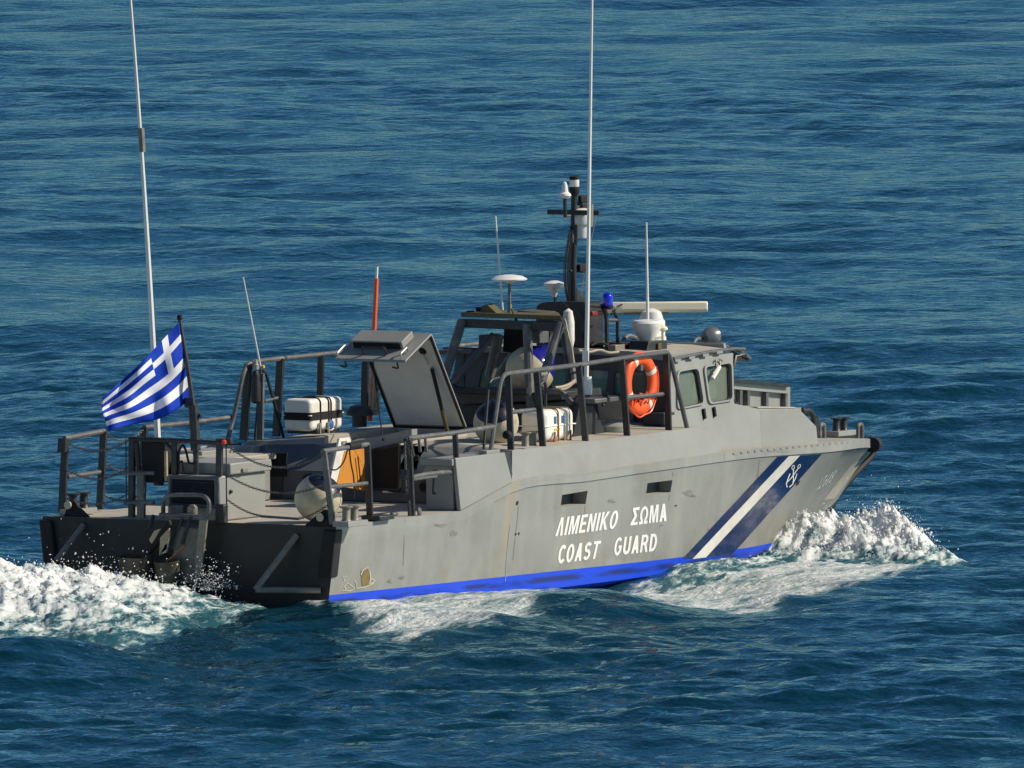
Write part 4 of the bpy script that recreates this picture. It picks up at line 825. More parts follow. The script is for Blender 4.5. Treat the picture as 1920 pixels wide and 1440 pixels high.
gp = link('satellite_antenna', MB().lathe([(.05, -.03), (.075, 0), (.07, .02), (.04, .045), (.032, .11), (.02, .15), (.005, .16)], M(1059, 367), (0, 0, 1), 16), 'antenna_white', mast); link('antenna_neck', MB().tube([M(1060, 408), M(1059, 369)], .022, 8), 'dark_grey', gp); link('antenna_arm', MB().tube([M(1060, 405), M(1076, 405)], .018, 6), 'rail_grey', gp)
lc = link('loudhailer', MB().lathe([(.09, 0), (.085, .10), (.08, .14), (.115, .16), (.12, .26), (.10, .32), (.03, .34)], M(1092, 446, -.06), (0, 0, 1), 18), 'white_paint', mast)
link('mast_box', MB().box(M(1071, 456), M(1078, 430) + Vector((.05, -.02, 0))), 'rail_grey', mast, bevel=.01)
for q in ([(1083, 380), (1092, 366)], [(1086, 400), (1098, 384)], [(1081, 510), (1090, 495)]): link('navigation_light', MB().box(M(*q[0], -.03), M(*q[1], -.03) + Vector((.05, -.05, 0))), 'black', mast, bevel=.012)
for q in ([(1078, 383), (1105, 383)], [(1068, 508), (1098, 510)]): link('light_shelf', MB().tube([M(*q[0]), M(*q[1])], .016, 6), 'dark_grey', mast)
rail([M(1082, 381), M(1099, 380), M(1103, 385), M(1106, 389)], .012, 'black', name='light_arm', parent=mast)
link('mast_gusset', MB().prism([M(1082, 540), M(1101, 566), M(1082, 566)], (0, .02, 0)), 'dark_grey', mast)
for dx, w_ in ((-9, .009), (-5, .010), (-2, .008), (3, .009), (-12, .007)): cable([M(1076 + dx * .5, 425), M(1072 + dx * 1.1, 480), M(1069 + dx, 530), M(1073 + dx * .5, 580)], w_, parent=mast)
cable([M(1076, 578, -.3), M(1088, 600, -.3), M(1098, 650, -.3), M(1099, 662, -.3)], .008); cable([M(1052, 565, -.3), M(1075, 585, -.3), M(1090, 625, -.3), M(1102, 655, -.3)], .008)
link('mast_stay', MB().tube([M(1119, 402), M(1098, 500), M(1090, 555)], .004, 4), 'worn_steel', mast)
link('dome_antenna', MB().lathe([(.02, 0), (.03, .02), (.06, .09), (.115, .12), (.12, .16), (.05, .185), (.01, .19)], M(1039, 557, .3), (0, 0, 1), 18), 'antenna_white', boat); link('dome_stem', MB().tube([M(1042, 575, .3), M(1040, 552, .3)], .02, 6), 'dark_grey', boat)
link('white_cover', MB().lathe([(.01, 0), (.05, .03), (.07, .12), (.07, .33), (.05, .45), (.01, .48)], at(1066, 658, x=7.3), (0, 0, 1), 14), 'white_paint', boat)
# blue light frame
yb2 = -.62
fa = [at(1138, 660, y=yb2), at(1137, 590, y=yb2), at(1130, 574, y=yb2), at(1108, 572, y=yb2), at(1095, 572, y=yb2)]
lfz = rail(fa, .026, 'dark_grey', .1, 'light_frame'); rail([at(1158, 655, y=yb2), at(1158, 595, y=yb2), at(1150, 584, y=yb2)], .022, 'dark_grey', .06, 'frame_leg', lfz); rail([at(1138, 600, y=yb2), at(1158, 600, y=yb2)], .02, 'rail_grey', name='frame_cross', parent=lfz)
link('light_shelf', MB().box(at(1129, 580, y=yb2), at(1150, 575, y=yb2) + Vector((0, -.12, 0))), 'rail_grey', lfz, bevel=.004)
bl = link('blue_light', MB().lathe([(.062, 0), (.062, .10), (.055, .13), (.035, .155), (.005, .165)], at(1139, 575, y=yb2 - .06), (0, 0, 1), 18), 'light_blue_glass', boat); lab(bl, 'blue warning beacon on pipe frame'); link('beacon_foot', MB().lathe([(.068, -.02), (.068, .015)], at(1139, 575, y=yb2 - .06), (0, 0, 1), 18), 'black', bl)
link('red_lamp', MB().box(at(1111, 593, y=yb2), at(1131, 582, y=yb2) + Vector((0, .1, 0))), 'lamp_dark_red', lfz, bevel=.01)
cable([at(1146, 590, y=yb2), at(1152, 582, y=yb2), at(1158, 574, y=yb2), at(1166, 571, y=yb2)], .012)
link('roof_box', MB().box(at(1140, 662, y=yb2 - .05), at(1158, 645, y=yb2 - .05) + Vector((0, -.1, 0))), 'worn_steel', boat, bevel=.008)
cable([at(1085, 657, y=-.9), at(1105, 661, y=-.9), at(1125, 655, y=-.9), at(1140, 662, y=-.9), at(1160, 660, y=-.9)], .014, 'rope'); cable([at(1108, 648, y=-.9), at(1124, 640, y=-.9), at(1140, 648, y=-.9)], .013)
# radar
rc = M(1222, 640, -.35); rp = link('radar_pedestal', MB().lathe([(.17, 0), (.17, .05), (.14, .08), (.15, .22), (.12, .34), (.05, .38)], rc, (0, 0, 1), 22), 'antenna_white', boat)
a = at(1108, 576, n=CD, p=rc); b = at(1327, 579, n=CD, p=rc); a.z = b.z = (a.z + b.z) / 2 + .01
ax = (b - a).normalized(); sz = Vector((0, 0, 1)); sy = ax.cross(sz)
ra = link('radar_scanner', MB().prism([a + sy * .05 + sz * .06, a - sy * .05 + sz * .06, a - sy * .075 - sz * .03, a - sy * .04 - sz * .062, a + sy * .04 - sz * .062, a + sy * .075 - sz * .03], b - a), 'cream', rp, bevel=.014); link('scanner_neck', MB().tube([rc + Vector((0, 0, .36)), Vector((rc.x, rc.y, a.z - .05))], .07, 14), 'antenna_white', rp)
mid = (a + b) / 2; link('scanner_bracket', MB().prism([mid - ax * .30 + sy * .05 - sz * .063, mid + ax * .22 + sy * .05 - sz * .063, mid + ax * .22 - sy * .05 - sz * .063, mid - ax * .30 - sy * .05 - sz * .063], (0, 0, -.02)), 'worn_steel', rp)
link('radome', MB().lathe([(.08, 0), (.10, .05), (.17, .16), (.175, .21), (.15, .235), (.05, .25)], at(1213, 640, y=-.85), (0, 0, 1), 24), 'antenna_white', boat)
link('radar_motor', MB().box(at(1228, 636, y=-.7), at(1249, 598, y=-.7) + Vector((0, .12, 0))), 'antenna_white', rp, bevel=.03)
link('gps_antenna', MB().lathe([(.018, -.16), (.02, -.02), (.055, 0), (.055, .02), (.03, .04), (.005, .045)], at(1243, 618, y=-.9), (0, 0, 1), 14), 'cream', boat)
bxx = link('antenna_box', MB().prism([at(*p, y=-1.05) for p in [(1211, 661), (1217, 640), (1251, 638), (1251, 658), (1244, 661)]], (0, .25, 0)), 'dark_grey', boat, bevel=.006); link('box_plate', MB().box(at(1232, 656, y=-1.06), at(1238, 643, y=-1.06) + Vector((0, -.02, 0))), 'olive', bxx, bevel=.003)
rail([M(1168, 642), M(1172, 632), M(1180, 629), M(1202, 638)], .028, 'rail_grey', .06, 'roof_handle')
for q in ([(1165, 643), (1218, 643), (1218, 650), (1165, 648)], [(1252, 645), (1296, 647), (1299, 652), (1252, 651)]): link('roof_tray', MB().prism([at(*p, y=-.75) for p in q], (0, .4, 0)), 'dark_grey', boat)
sb = link('searchlight', MB().lathe([(.02, -.11), (.07, -.09), (.105, -.03), (.115, .02), (.11, .08), (.113, .085), (.10, .09), (.02, .085)], at(1331, 632, y=-.45), (.85, -.30, .12), 20), 'sealamp_grey', boat); link('searchlight_post', MB().tube([at(1328, 655, y=-.45), at(1328, 640, y=-.45)], .022, 8), 'rail_grey', sb); rail([at(1298, 654, y=-.4), at(1301, 640, y=-.4), at(1308, 634, y=-.4), at(1318, 636, y=-.4)], .022, 'rail_grey', .05, 'lamp_guard', sb); rail([at(1345, 640, y=-.5), at(1358, 648, y=-.5), at(1370, 653, y=-.5)], .02, 'rail_grey', name='lamp_guard', parent=sb)
# ------------------------------------------------------------------ weapon mount frame behind the wheelhouse
gx0, gx1 = 6.35, 7.25
Gq = lambda X, Y, x=6.6: at(X, Y, x=x)
gf = link('mount_ring', MB().prism([Gq(864, 594, gx0), Gq(1052, 600, gx0), Gq(1048, 594, gx1) , Gq(905, 588, gx1)], (0, 0, .05)), 'olive', boat, bevel=.01)
link('mount_beam', MB().prism([Gq(858, 598, gx0), Gq(1056, 604, gx0), Gq(1054, 622, gx0), Gq(862, 614, gx0)], (.05, 0, 0)), 'dark_grey', gf, bevel=.006)
for (x0, y0, p0), (x1, y1, p1), r in (((866, 602, gx0), (832, 712, 6.0), .055), ((1052, 605, gx0), (1012, 725, 6.0), .05), ((988, 608, gx0), (995, 765, 6.2), .052), ((935, 628, 6.8), (918, 706, 6.8), .06), ((925, 628, 6.7), (845, 722, 6.1), .042), ((1060, 625, gx1), (1075, 720, 7.2), .06), ((1000, 612, 6.9), (935, 700, 7.2), .04)):
    link('mount_leg', MB().tube([Gq(x0, y0, p0), Gq(x1, y1, p1)], r, 10), 'rail_grey', gf)
link('mount_platform', MB().prism([Gq(845, 738, 6.2), Gq(1050, 735, 6.2), Gq(1052, 750, 6.2), Gq(850, 760, 6.2)], (.9, 0, 0)), 'dark_grey', gf, bevel=.01)
link('mount_bin', MB().prism([Gq(866, 756, 6.3), Gq(1010, 756, 6.3), Gq(1005, 800, 6.3), Gq(870, 800, 6.3)], (.7, 0, 0)), 'cabin_dark', gf, bevel=.02)
rail([Gq(1010, 734, 6.1), Gq(1052, 734, 6.1), Gq(1073, 756, 6.1)], .035, 'rail_grey', .05, 'mount_rail', gf)
rail([Gq(836, 712, 6.1), Gq(855, 732, 6.1), Gq(990, 733, 6.1)], .04, 'dark_grey', .1, 'mount_rail', gf)
link('gun_shield', MB().prism([Gq(945, 606, 6.9), Gq(1000, 607, 6.9), Gq(990, 640, 6.9), Gq(965, 662, 6.9), Gq(942, 660, 6.9)], (.12, 0, 0)), 'black', gf, bevel=.01)
link('ammunition_box', MB().prism([Gq(992, 610, 6.45), Gq(1012, 610, 6.45), Gq(1012, 644, 6.45), Gq(992, 643, 6.45)], (.2, 0, 0)), 'rail_grey', gf, bevel=.008)
gc = link('gun_cradle', MB().prism([Gq(899, 592, 6.5), Gq(903, 573, 6.5), Gq(913, 571, 6.5), Gq(936, 592, 6.5)], (.16, 0, 0)), 'olive', gf, bevel=.006); link('cradle_bolt', MB().tube([Gq(894, 580, 6.55), Gq(904, 580, 6.55)], .025, 8), 'black', gc)
link('gun_rest', MB().box(Gq(874, 592, 6.5), Gq(883, 583, 6.5) + Vector((.08, 0, 0))), 'black', gf, bevel=.01); link('gun_plate', MB().prism([Gq(966, 592, 7.0), Gq(970, 582, 7.0), Gq(1017, 586, 7.0), Gq(1020, 593, 7.0)], (.3, 0, 0)), 'olive', gf, bevel=.01)
link('gun_pin', MB().tube([Gq(960, 580, 6.5), Gq(968, 600, 6.4)], .018, 6), 'olive', gf)
link('box_panel', MB().prism([Gq(897, 628, 8.0), Gq(928, 626, 8.0), Gq(928, 655, 8.0), Gq(897, 655, 8.0)], (.15, 0, 0)), 'dark_grey', boat, bevel=.01)
da = link('disc_antenna', MB().lathe([(.03, -.04), (.06, -.02), (.20, .0), (.205, .012), (.15, .045), (.06, .06), (.01, .062)], Gq(955, 525, 6.75), (0, 0, 1), 28), 'antenna_white', boat); link('disc_stem', MB().tube([Gq(956, 592, 6.75), Gq(955, 527, 6.75)], .018, 8), 'rail_grey', da); link('disc_foot', MB().tube([Gq(956, 596, 6.75), Gq(956, 570, 6.75)], .032, 8, r2=.022), 'worn_steel', da)
rail([at(824, 660, x=7.6), at(885, 659, x=7.6)], .03, 'rail_grey', name='side_rail'); post(at(868, 735, x=7.6), at(869, 660, x=7.6), .05, .03); rail([at(832, 655, x=7.7), at(898, 655, x=7.7)], .02, 'dark_grey', name='side_rail')
rail([at(1023, 768, y=-1.3), at(1023, 722, y=-1.3), at(1020, 714, y=-1.3), at(1012, 722, y=-1.3)], .018, 'dark_grey', .03, 'mount_hook')
# aft roof strip rails / seams
for yv in (-1.2, .95): link('roof_seam', MB().box((4.4, yv - .006, ZR + .058 - abs(yv) * .03), (7.6, yv + .006, ZR + .062 - abs(yv) * .02)), 'rail_grey', dh)
link('vent_cap', MB().lathe([(.10, 0), (.10, .10), (.19, .12), (.20, .18), (.12, .24), (.01, .25)], at(1148, 828, y=-1.35), (0, 0, 1), 20), 'grey_paint', boat)
# ------------------------------------------------------------------ THINGS ABOARD
def rbox(c0, c1, mbevel, n=4):
    return MB().box(c0, c1)
def raft(corner, L, Wd, H, label, lx, base_m):
    x0, y0, z0 = corner
    t = thing('liferaft_canister', label, 'liferaft', (x0 + L / 2, y0 + Wd / 2, z0), 'liferaft canisters on the roof deck')
    link('canister_body', MB().box((x0, y0, z0 + .04), (x0 + L, y0 + Wd, z0 + .04 + H)), 'raft_white', t, bevel=.085 if base_m == 'rust' else .055, seg=6)
    link('canister_seam', MB().box((x0 - .008, y0 - .008, z0 + .04 + H * .47), (x0 + L + .008, y0 + Wd + .008, z0 + .04 + H * .51)), 'raft_white', t, bevel=.05, seg=4)
    for k in (.28, .72): link('cradle', MB().box((x0 + L * k - .08, y0 - .02, z0 + .004), (x0 + L * k + .08, y0 + Wd + .02, z0 + .045)), base_m, t, bevel=.004)
    return t
pr = at(582, 811, y=1.17); r1 = raft((pr.x, 1.17, pr.z - .03), .70, .36, .36, 'white liferaft canister with broad black band beside the open roof hatch', 0, 'dark_grey')
x0, y0, z0 = pr.x, 1.17, pr.z - .03
link('black_band', MB().prism([(a_, b_, z0 + .165) for a_, b_ in rrect([(x0 - .010, y0 - .010), (x0 + .71, y0 - .010), (x0 + .71, y0 + .37), (x0 - .010, y0 + .37)], .06)], (0, 0, .085)), 'black', r1)
for k in (.30, .55, .62): link('strap', MB().tube(arc([Vector((x0 + .7 * k, y0 - .008, z0 + .02)), Vector((x0 + .7 * k, y0 - .008, z0 + .405)), Vector((x0 + .7 * k, y0 + .368, z0 + .405)), Vector((x0 + .7 * k, y0 + .368, z0 + .02))], .07), .008, 5), 'black', r1)
link('release_disc', MB().lathe([(.05, 0), (.05, .02), (.03, .03)], Vector((x0 + .40, y0 - .01, z0 + .10)), (0, -1, 0), 14), 'label_blue', r1)
link('release_ring', MB().tube([Vector((x0 + .33, y0 - .015, z0 + .05)), Vector((x0 + .40, y0 - .02, z0 + .03)), Vector((x0 + .47, y0 - .015, z0 + .05))], .01, 5), 'steel', r1)
for k in (.24, .5): link('bracket', MB().bar((x0 + .7 * k, y0 - .02, z0 + .01), (x0 + .7 * k, y0 - .02, z0 + .13), .02, .02), 'steel', r1)
pr = at(1022, 830, y=-1.55); x0, y0, z0 = pr.x, -1.55, pr.z - .04
r2 = raft((x0, y0, z0), .66, .34, .36, 'white liferaft canister in rusty cradle behind the starboard rail', 0, 'rust')
for k in (.42, .62, .80): link('strap', MB().tube(arc([Vector((x0 + .66 * k, y0 - .008, z0 + .02)), Vector((x0 + .66 * k, y0 - .008, z0 + .405)), Vector((x0 + .66 * k, y0 + .348, z0 + .405)), Vector((x0 + .66 * k, y0 + .348, z0 + .02))], .07), .007 if k != .42 else .010, 5), 'rust' if k == .42 else 'rope', r2)
for i, (k, m) in enumerate(((.30, 'label_blue'), (.30, 'yellow'), (.54, 'label_blue'))):
    zz0, zz1 = (z0 + .24, z0 + .32) if m == 'label_blue' else (z0 + .165, z0 + .185)
    link('sticker', MB().box((x0 + .66 * k, y0 - .006, zz0), (x0 + .66 * k + (.045 if i != 1 else .12), y0 - .002, zz1)), m, r2, smooth=0)
link('rust_bracket', MB().tube(arc([Vector((x0 + .18, y0 - .02, z0 + .15)), Vector((x0 + .15, y0 - .03, z0 + .02)), Vector((x0 + .5, y0 - .03, z0 + .02)), Vector((x0 + .52, y0 - .02, z0 + .15))], .02), .014, 6), 'rust', r2)
lettering('P-40', [(984, 776), (1004, 773), (1003, 780), (983, 782)], 'label_blue', .02, place=lambda X, Y: at(X, Y, x=x0 - .004), name='marking', parent=r2) if False else None
# ball fenders
def fender(c, r, axis, label, blue='fender_blue', cap=.45, pear=False):
    c = Vector(c); ax = Vector(axis).normalized()
    t = thing('ball_fender', label, 'fender', c - Vector((0, 0, r)), 'ball fenders kept on deck')
    pr = [(r * math.sin(a), -r * math.cos(a)) for a in np.linspace(.02, 2.45 if pear else 2.9, 22)]
    if pear: pr += [(r * .50, r * .90), (r * .38, r * 1.06)]
    body = MB().lathe([p for p in pr if p[1] < r * cap * 1.2 or True], c, ax, 28); link('fender_body', body, 'fender_cream', t, smooth=60)
    cp = [(rr * 1.012, h) for rr, h in pr if h > r * cap] + ([(r * .30, r * 1.16), (r * .22, r * 1.24), (.01, r * 1.25)] if pear else [(r * .16, r * 1.05), (r * .12, r * 1.10), (.01, r * 1.11)])
    link('fender_cap', MB().lathe(cp, c, ax, 28), blue, t, smooth=60)
    e = c + ax * r * (1.26 if pear else 1.12); s = ax.orthogonal().normalized(); link('fender_eye', MB().tube([e + s * (r * .14 * math.cos(q)) + ax * (r * .14 * math.sin(q)) for q in np.linspace(0, 2 * math.pi, 13)], r * .06, 6), blue, t)
    return t
c = at(597, 944, x=.42); c.z = max(c.z, 1.0); fender((c.x, c.y, 1.004 + .262) if abs(c.z - 1.266) < .08 else c, .262, (-.08, -.45, .77), 'weathered cream ball fender with dark blue top on the aft deck', cap=.62)
c = at(930, 793, x=4.62); fender(c, .255, (-.50, -.20, .78), 'yellowed cream ball fender with dark top wedged behind the starboard rail', cap=.58)
c = at(994, 694, x=6.55); fender(c, .28, (.50, -.45, .62), 'large cream fender with glossy blue end lashed inside the gun mount', 'fender_gloss_blue', .35, True)
# lifebuoy on the rail
lc_ = at(1199, 719, y=-1.585)
lb = thing('lifebuoy', 'orange lifebuoy with white bands hung on the starboard rail', 'lifebuoy', lc_ - Vector((0, 0, .36)))
def torus_arc(a0, a1, Rm, rw, rd, n, name, m, parent, closed=False, k=14):
    mb = MB(); vs = []; cnt = n if closed else n + 1
    for i in range(cnt):
        t = a0 + (a1 - a0) * i / n; rad = Vector((math.cos(t), 0, math.sin(t)))
        for j in range(k):
            q = 2 * math.pi * j / k; vs.append(lc_ + rad * (Rm + rw * math.cos(q)) + Vector((0, rd * math.sin(q), 0)))
    fs = [(i * k + j, i * k + (j + 1) % k, ((i + 1) % cnt) * k + (j + 1) % k, ((i + 1) % cnt) * k + j) for i in range(n) for j in range(k)]
    mb.add(vs, fs); return link(name, mb, m, parent, smooth=60)
torus_arc(0, 2 * math.pi, .285, .078, .052, 48, 'buoy_ring', 'orange', lb, True)
for dg_ in (28, 118, 205, 305): torus_arc(R(dg_ - 6), R(dg_ + 6), .285, .0805, .0545, 6, 'band', 'stripe_white', lb)
link('grab_line', MB().tube([lc_ + Vector((.37 * math.cos(t), -.03, .37 * math.sin(t))) + Vector((0, 0, .012 * math.sin(8 * t))) for t in np.linspace(R(205), R(390), 40)], .010, 5), 'orange', lb)
ln = MB()
for k in range(10):
    a = lc_ + Vector((random.uniform(-.2, .15), -.05, random.uniform(-.22, -.12))); ln.tube(arc([a, a + Vector((random.uniform(-.1, .1), -.02, random.uniform(.02, .10))), a + Vector((random.uniform(-.1, .14), 0, random.uniform(-.08, .02)))], .05), .010, 5)
link('line_bundle', ln, 'orange', lb)
link('buoy_strap', MB().box(lc_ + Vector((.00, -.02, .14)), lc_ + Vector((.06, .03, .34))), 'rail_grey', lb, bevel=.006)
# marker pole with net
pb = at(694, 790, y=1.45); pt = at(707, 520, y=1.45)
mp_ = thing('marker_pole', 'orange marker pole with white tip standing behind the open hatch', 'pole', pb)
link('pole_shaft', MB().tube([pb, at(706, 522, y=1.45)], .026, 8), 'orange', mp_); link('pole_tip', MB().tube([at(706, 522, y=1.45), at(707, 500, y=1.45)], .016, 8), 'antenna_white', mp_)
nb = MB()
for k in range(26):
    a0 = at(702 + random.uniform(-3, 5), 690 + random.uniform(-6, 12), y=1.40); a1 = at(703 + random.uniform(-9, 9), 775 + random.uniform(-8, 4), y=1.40); nb.tube(arc([a0, a0.lerp(a1, .5) + Vector((random.uniform(-.06, .06), random.uniform(-.05, .05), 0)), a1], .2), .009, 4)
nn = tag(link('rope_bundle', nb, 'tan'), 'tan bundle of thin rope hanging on the orange marker pole', 'rope')
rp_ = MB()
for k in range(4):
    a0 = Gq(1040 + k * 3, 600, 6.4); rp_.tube(arc([a0, Gq(1056 + k, 596, 6.35), Gq(1060 + k * 2, 622 + k * 3, 6.3), Gq(1066 + k * 2, 650, 6.3), Gq(1073 + k, 682 + k, 6.3)], .15), .011, 5)
for k in range(3): rp_.tube(arc([Gq(1034 + k * 3, 618, 6.4), Gq(1032 - k * 2, 640, 6.4), Gq(1025 + k * 5, 660, 6.4)], .1), .009, 5)
tag(link('lashing_rope', rp_, 'rope'), 'pale rope lashing hanging from the corner of the gun mount', 'rope')
rp2 = MB().tube(arc([at(1040, 727, y=-.9), at(1055, 726, y=-.9), at(1070, 720, y=-.9), at(1078, 713, y=-.9)], .1), .02, 6); rp2.tube(arc([at(1044, 731, y=-.9), at(1062, 729, y=-.9), at(1077, 716, y=-.9)], .1), .016, 6)
tag(link('furled_cloth', rp2, 'rope'), 'thin tan roll tied along the gun mount rail', 'cloth')
# ensign
fp_ = at(346, 672, x=.10); fdir = Vector((-1.2, .33, 0)).normalized(); fn = fdir.cross(Vector((0, 0, 1)))
def bez(P, t):
    P = [Vector((*p, 0)) for p in P]
    while len(P) > 1: P = [a * (1 - t) + b * t for a, b in zip(P, P[1:])]
    return P[0]
NS, NTT = 54, 36; fl_v = []; fl_f = []
topc = [(336, 604), (300, 640), (262, 690), (225, 716), (192, 745)]; botc = [(358, 743), (332, 778), (298, 794), (262, 785), (204, 810)]
hoi = [(336, 604), (340, 650), (358, 743)]; flyc = [(192, 745), (187, 770), (204, 810)]
for j in range(NTT + 1):
    t = j / NTT
    for i in range(NS + 1):
        s = i / NS; st = bez(topc, s); sb_ = bez(botc, s); hl = bez(hoi, t); fy = bez(flyc, t)
        p = st * (1 - t) + sb_ * t + hl * (1 - s) + fy * s - ((Vector((336, 604, 0)) * (1 - s) + Vector((192, 745, 0)) * s) * (1 - t) + (Vector((358, 743, 0)) * (1 - s) + Vector((204, 810, 0)) * s) * t)
        p.y += (3.4 * math.sin(8.0 * s + 3 * t) + 0.9 * math.sin(15 * s - 5 * t)) * s ** .6 * (1 - abs(2 * t - 1) * .6)
        q = at(p.x, p.y, n=fn, p=fp_); amp = .13 * (s ** .7) * math.sin(10.5 * s - 5.5 * t + .6) + .035 * s ** .5 * math.sin(19 * s + 6 * t) + .05 * math.sin(5 * s + 10 * t) * s ** .5
        fl_v.append(q + ray(p.x, p.y).normalized() * amp)
for j in range(NTT):
    for i in range(NS): a = j * (NS + 1) + i; fl_f.append((a, a + 1, a + NS + 2, a + NS + 1))
fm = bpy.data.meshes.new('ensign'); fm.from_pydata(fl_v, [], fl_f)
fm.materials.append(MATS['flag_blue']); fm.materials.append(MATS['flag_white'])
for n_, p in enumerate(fm.polygons):
    j, i = divmod(n_, NS); row = j * 9 // NTT
    if i < 20 and row < 5: wht = (8 <= i < 12) or row == 2
    else: wht = row % 2 == 1
    p.material_index = 1 if wht else 0
fo_ = link('ensign', fm, 'flag_blue', None, smooth=80); so_ = fo_.modifiers.new('solid', 'SOLIDIFY'); so_.thickness = .002
tag(fo_, 'blue and white striped ensign with a cross, flying from the stern staff', 'flag')
# person at the helm, seated low behind the aft side window
def person(base):
    bx, by, bz = base; m = bpy.data.meshes.new('person')
    J = {'pelvis': (0, 0, 0), 'waist': (-.02, 0, .15), 'chest': (-.02, 0, .36), 'neck': (0, 0, .50), 'head': (.02, 0, .60), 'crown': (.02, 0, .70), 'ls': (-.01, .17, .42), 'le': (.08, .20, .18), 'lh': (.34, .16, .20), 'rs': (-.01, -.15, .42), 're': (.08, -.17, .18), 'rh': (.34, -.14, .20), 'lk': (.42, .12, .02), 'lf': (.42, .12, -.40), 'rk': (.42, -.12, .02), 'rf': (.42, -.12, -.40)}
    rad = {'pelvis': .15, 'waist': .13, 'chest': .16, 'neck': .055, 'head': .085, 'crown': .06, 'ls': .07, 'rs': .07, 'le': .05, 're': .05, 'lh': .035, 'rh': .035, 'lk': .075, 'rk': .075, 'lf': .05, 'rf': .05}
    E_ = [('pelvis', 'waist'), ('waist', 'chest'), ('chest', 'neck'), ('neck', 'head'), ('head', 'crown'), ('chest', 'ls'), ('ls', 'le'), ('le', 'lh'), ('chest', 'rs'), ('rs', 're'), ('re', 'rh'), ('pelvis', 'lk'), ('lk', 'lf'), ('pelvis', 'rk'), ('rk', 'rf')]
    ks = list(J); m.from_pydata([(J[k][0] + bx, J[k][1] + by, J[k][2] + bz) for k in ks], [(ks.index(a), ks.index(b)) for a, b in E_], [])
    o = bpy.data.objects.new('person', m); COL.objects.link(o); o.modifiers.new('skin', 'SKIN'); sv = m.skin_vertices[0].data
    for i, k in enumerate(ks): sv[i].radius = (rad[k], rad[k])
    sv[0].use_root = True; sd_ = o.modifiers.new('sub', 'SUBSURF'); sd_.levels = 2; sd_.render_levels = 2
    me = bpy.data.meshes.new_from_object(o.evaluated_get(bpy.context.evaluated_depsgraph_get())); bpy.data.objects.remove(o)
    me.materials.clear(); me.materials.append(MATS['skin']); me.materials.append(MATS['cloth_dark'])
    for p in me.polygons: p.material_index = 1 if p.center.z < bz + .47 and p.center.x < bx + .25 or p.center.z < bz + .1 else 0
    o = link('person', me, 'skin', None, smooth=80); return tag(o, 'person in dark clothing sitting inside the wheelhouse behind the side window', 'person')
hd = at(1285, 745, y=-1.27); person((hd.x - .02, -1.27, hd.z - .60))
# ------------------------------------------------------------------ SEA
RH = np.array([math.sin(R(31.297)), -math.cos(R(31.297))]); DH = np.array([math.cos(R(31.297)), math.sin(R(31.297))]); CG = np.array([CP.x, CP.y])
NW = 190; lam = np.exp(RNG.uniform(np.log(.26), np.log(11), NW)); wd = R(205) + RNG.normal(0, .62, NW); kk = 2 * np.pi / lam; kx = kk * np.cos(wd); ky = kk * np.sin(wd); ph = RNG.uniform(0, 2 * np.pi, NW)
sl_ = np.where(lam < .6, .012, np.where(lam < 2.5, .0150, .0095)); am = sl_ / kk
def sea_waves(x, y, sp):
    u_, v_ = uv(x, y)
    gx = .5 + .5 * np.sin(v_ * .125 + .9 * np.sin(u_ * .17 + 1) + 1.2); gx2 = .5 + .5 * np.sin(v_ * .047 + 1.1 * np.sin(u_ * .11 + v_ * .02) + .4); gx3 = .5 + .5 * np.sin(u_ * .52 + 1.7 * np.sin(v_ * .11) + 2) * np.sin(v_ * .21 + u_ * .2)
    g = .18 + .65 * gx + .60 * gx2 + .40 * gx3; h = np.zeros_like(x)
    for i in range(NW):
        s = np.sin(kx[i] * x + ky[i] * y + ph[i]); w = np.clip(1.6 - 4.0 * sp / lam[i], 0, 1)
        if lam[i] < 3: s = (1 - np.abs(s)) * 1.5 - .55 if i % 2 == 0 else s; w = w * g
        h += am[i] * s * w
    return h
def gpx(X, Y):                                     # photo pixel -> water plane
    p = at(X, Y, z=0); return np.array([p.x, p.y])
def uv(x, y): dx = x - CG[0]; dy = y - CG[1]; return dx * RH[0] + dy * RH[1], dx * DH[0] + dy * DH[1]
def gauss(x, y, X, Y, su, sv, ang=0.0):
    c = gpx(X, Y); u0, v0 = uv(c[0], c[1]); u, v = uv(x, y); du = u - u0; dv = v - v0; ca, sa = math.cos(ang), math.sin(ang)
    return np.exp(-((du * ca + dv * sa) / su) ** 2 - ((-du * sa + dv * ca) / sv) ** 2)
def sstep(a, b, t): t = np.clip((t - a) / (b - a), 0, 1); return t * t * (3 - 2 * t)
def wake(x, y):
    h = 0.27 * gauss(x, y, 1095, 1150, 1.05, 1.5, -.25) + .14 * gauss(x, y, 700, 1180, 1.4, 1.6) + .34 * gauss(x, y, 70, 1250, 1.2, 1.5, .2) + .07 * gauss(x, y, 585, 1160, .22, .6, .3)
    h += -.22 * gauss(x, y, 1230, 1095, 1.1, 1.3) + .15 * np.exp(-((x - 3.2) / 3.2) ** 2 - ((y + 2.0) / .8) ** 2)
    h += -.05 * gauss(x, y, 330, 1260, 1.4, 2.5)
    # bow wave peeling off the stem on both sides
    for s in (-1, 1):
        a = (x - 10.9) * -.55 + (np.abs(y) - 1.15); on = (y * s > 0)
        r = np.exp(-(a / .55) ** 2) * sstep(7.5, 9.6, x) * sstep(13.2, 11.2, x) * on
        h = h + .14 * r
    return h
def sea_h(x, y, sp): return sea_waves(x, y, sp) + wake(x, y)
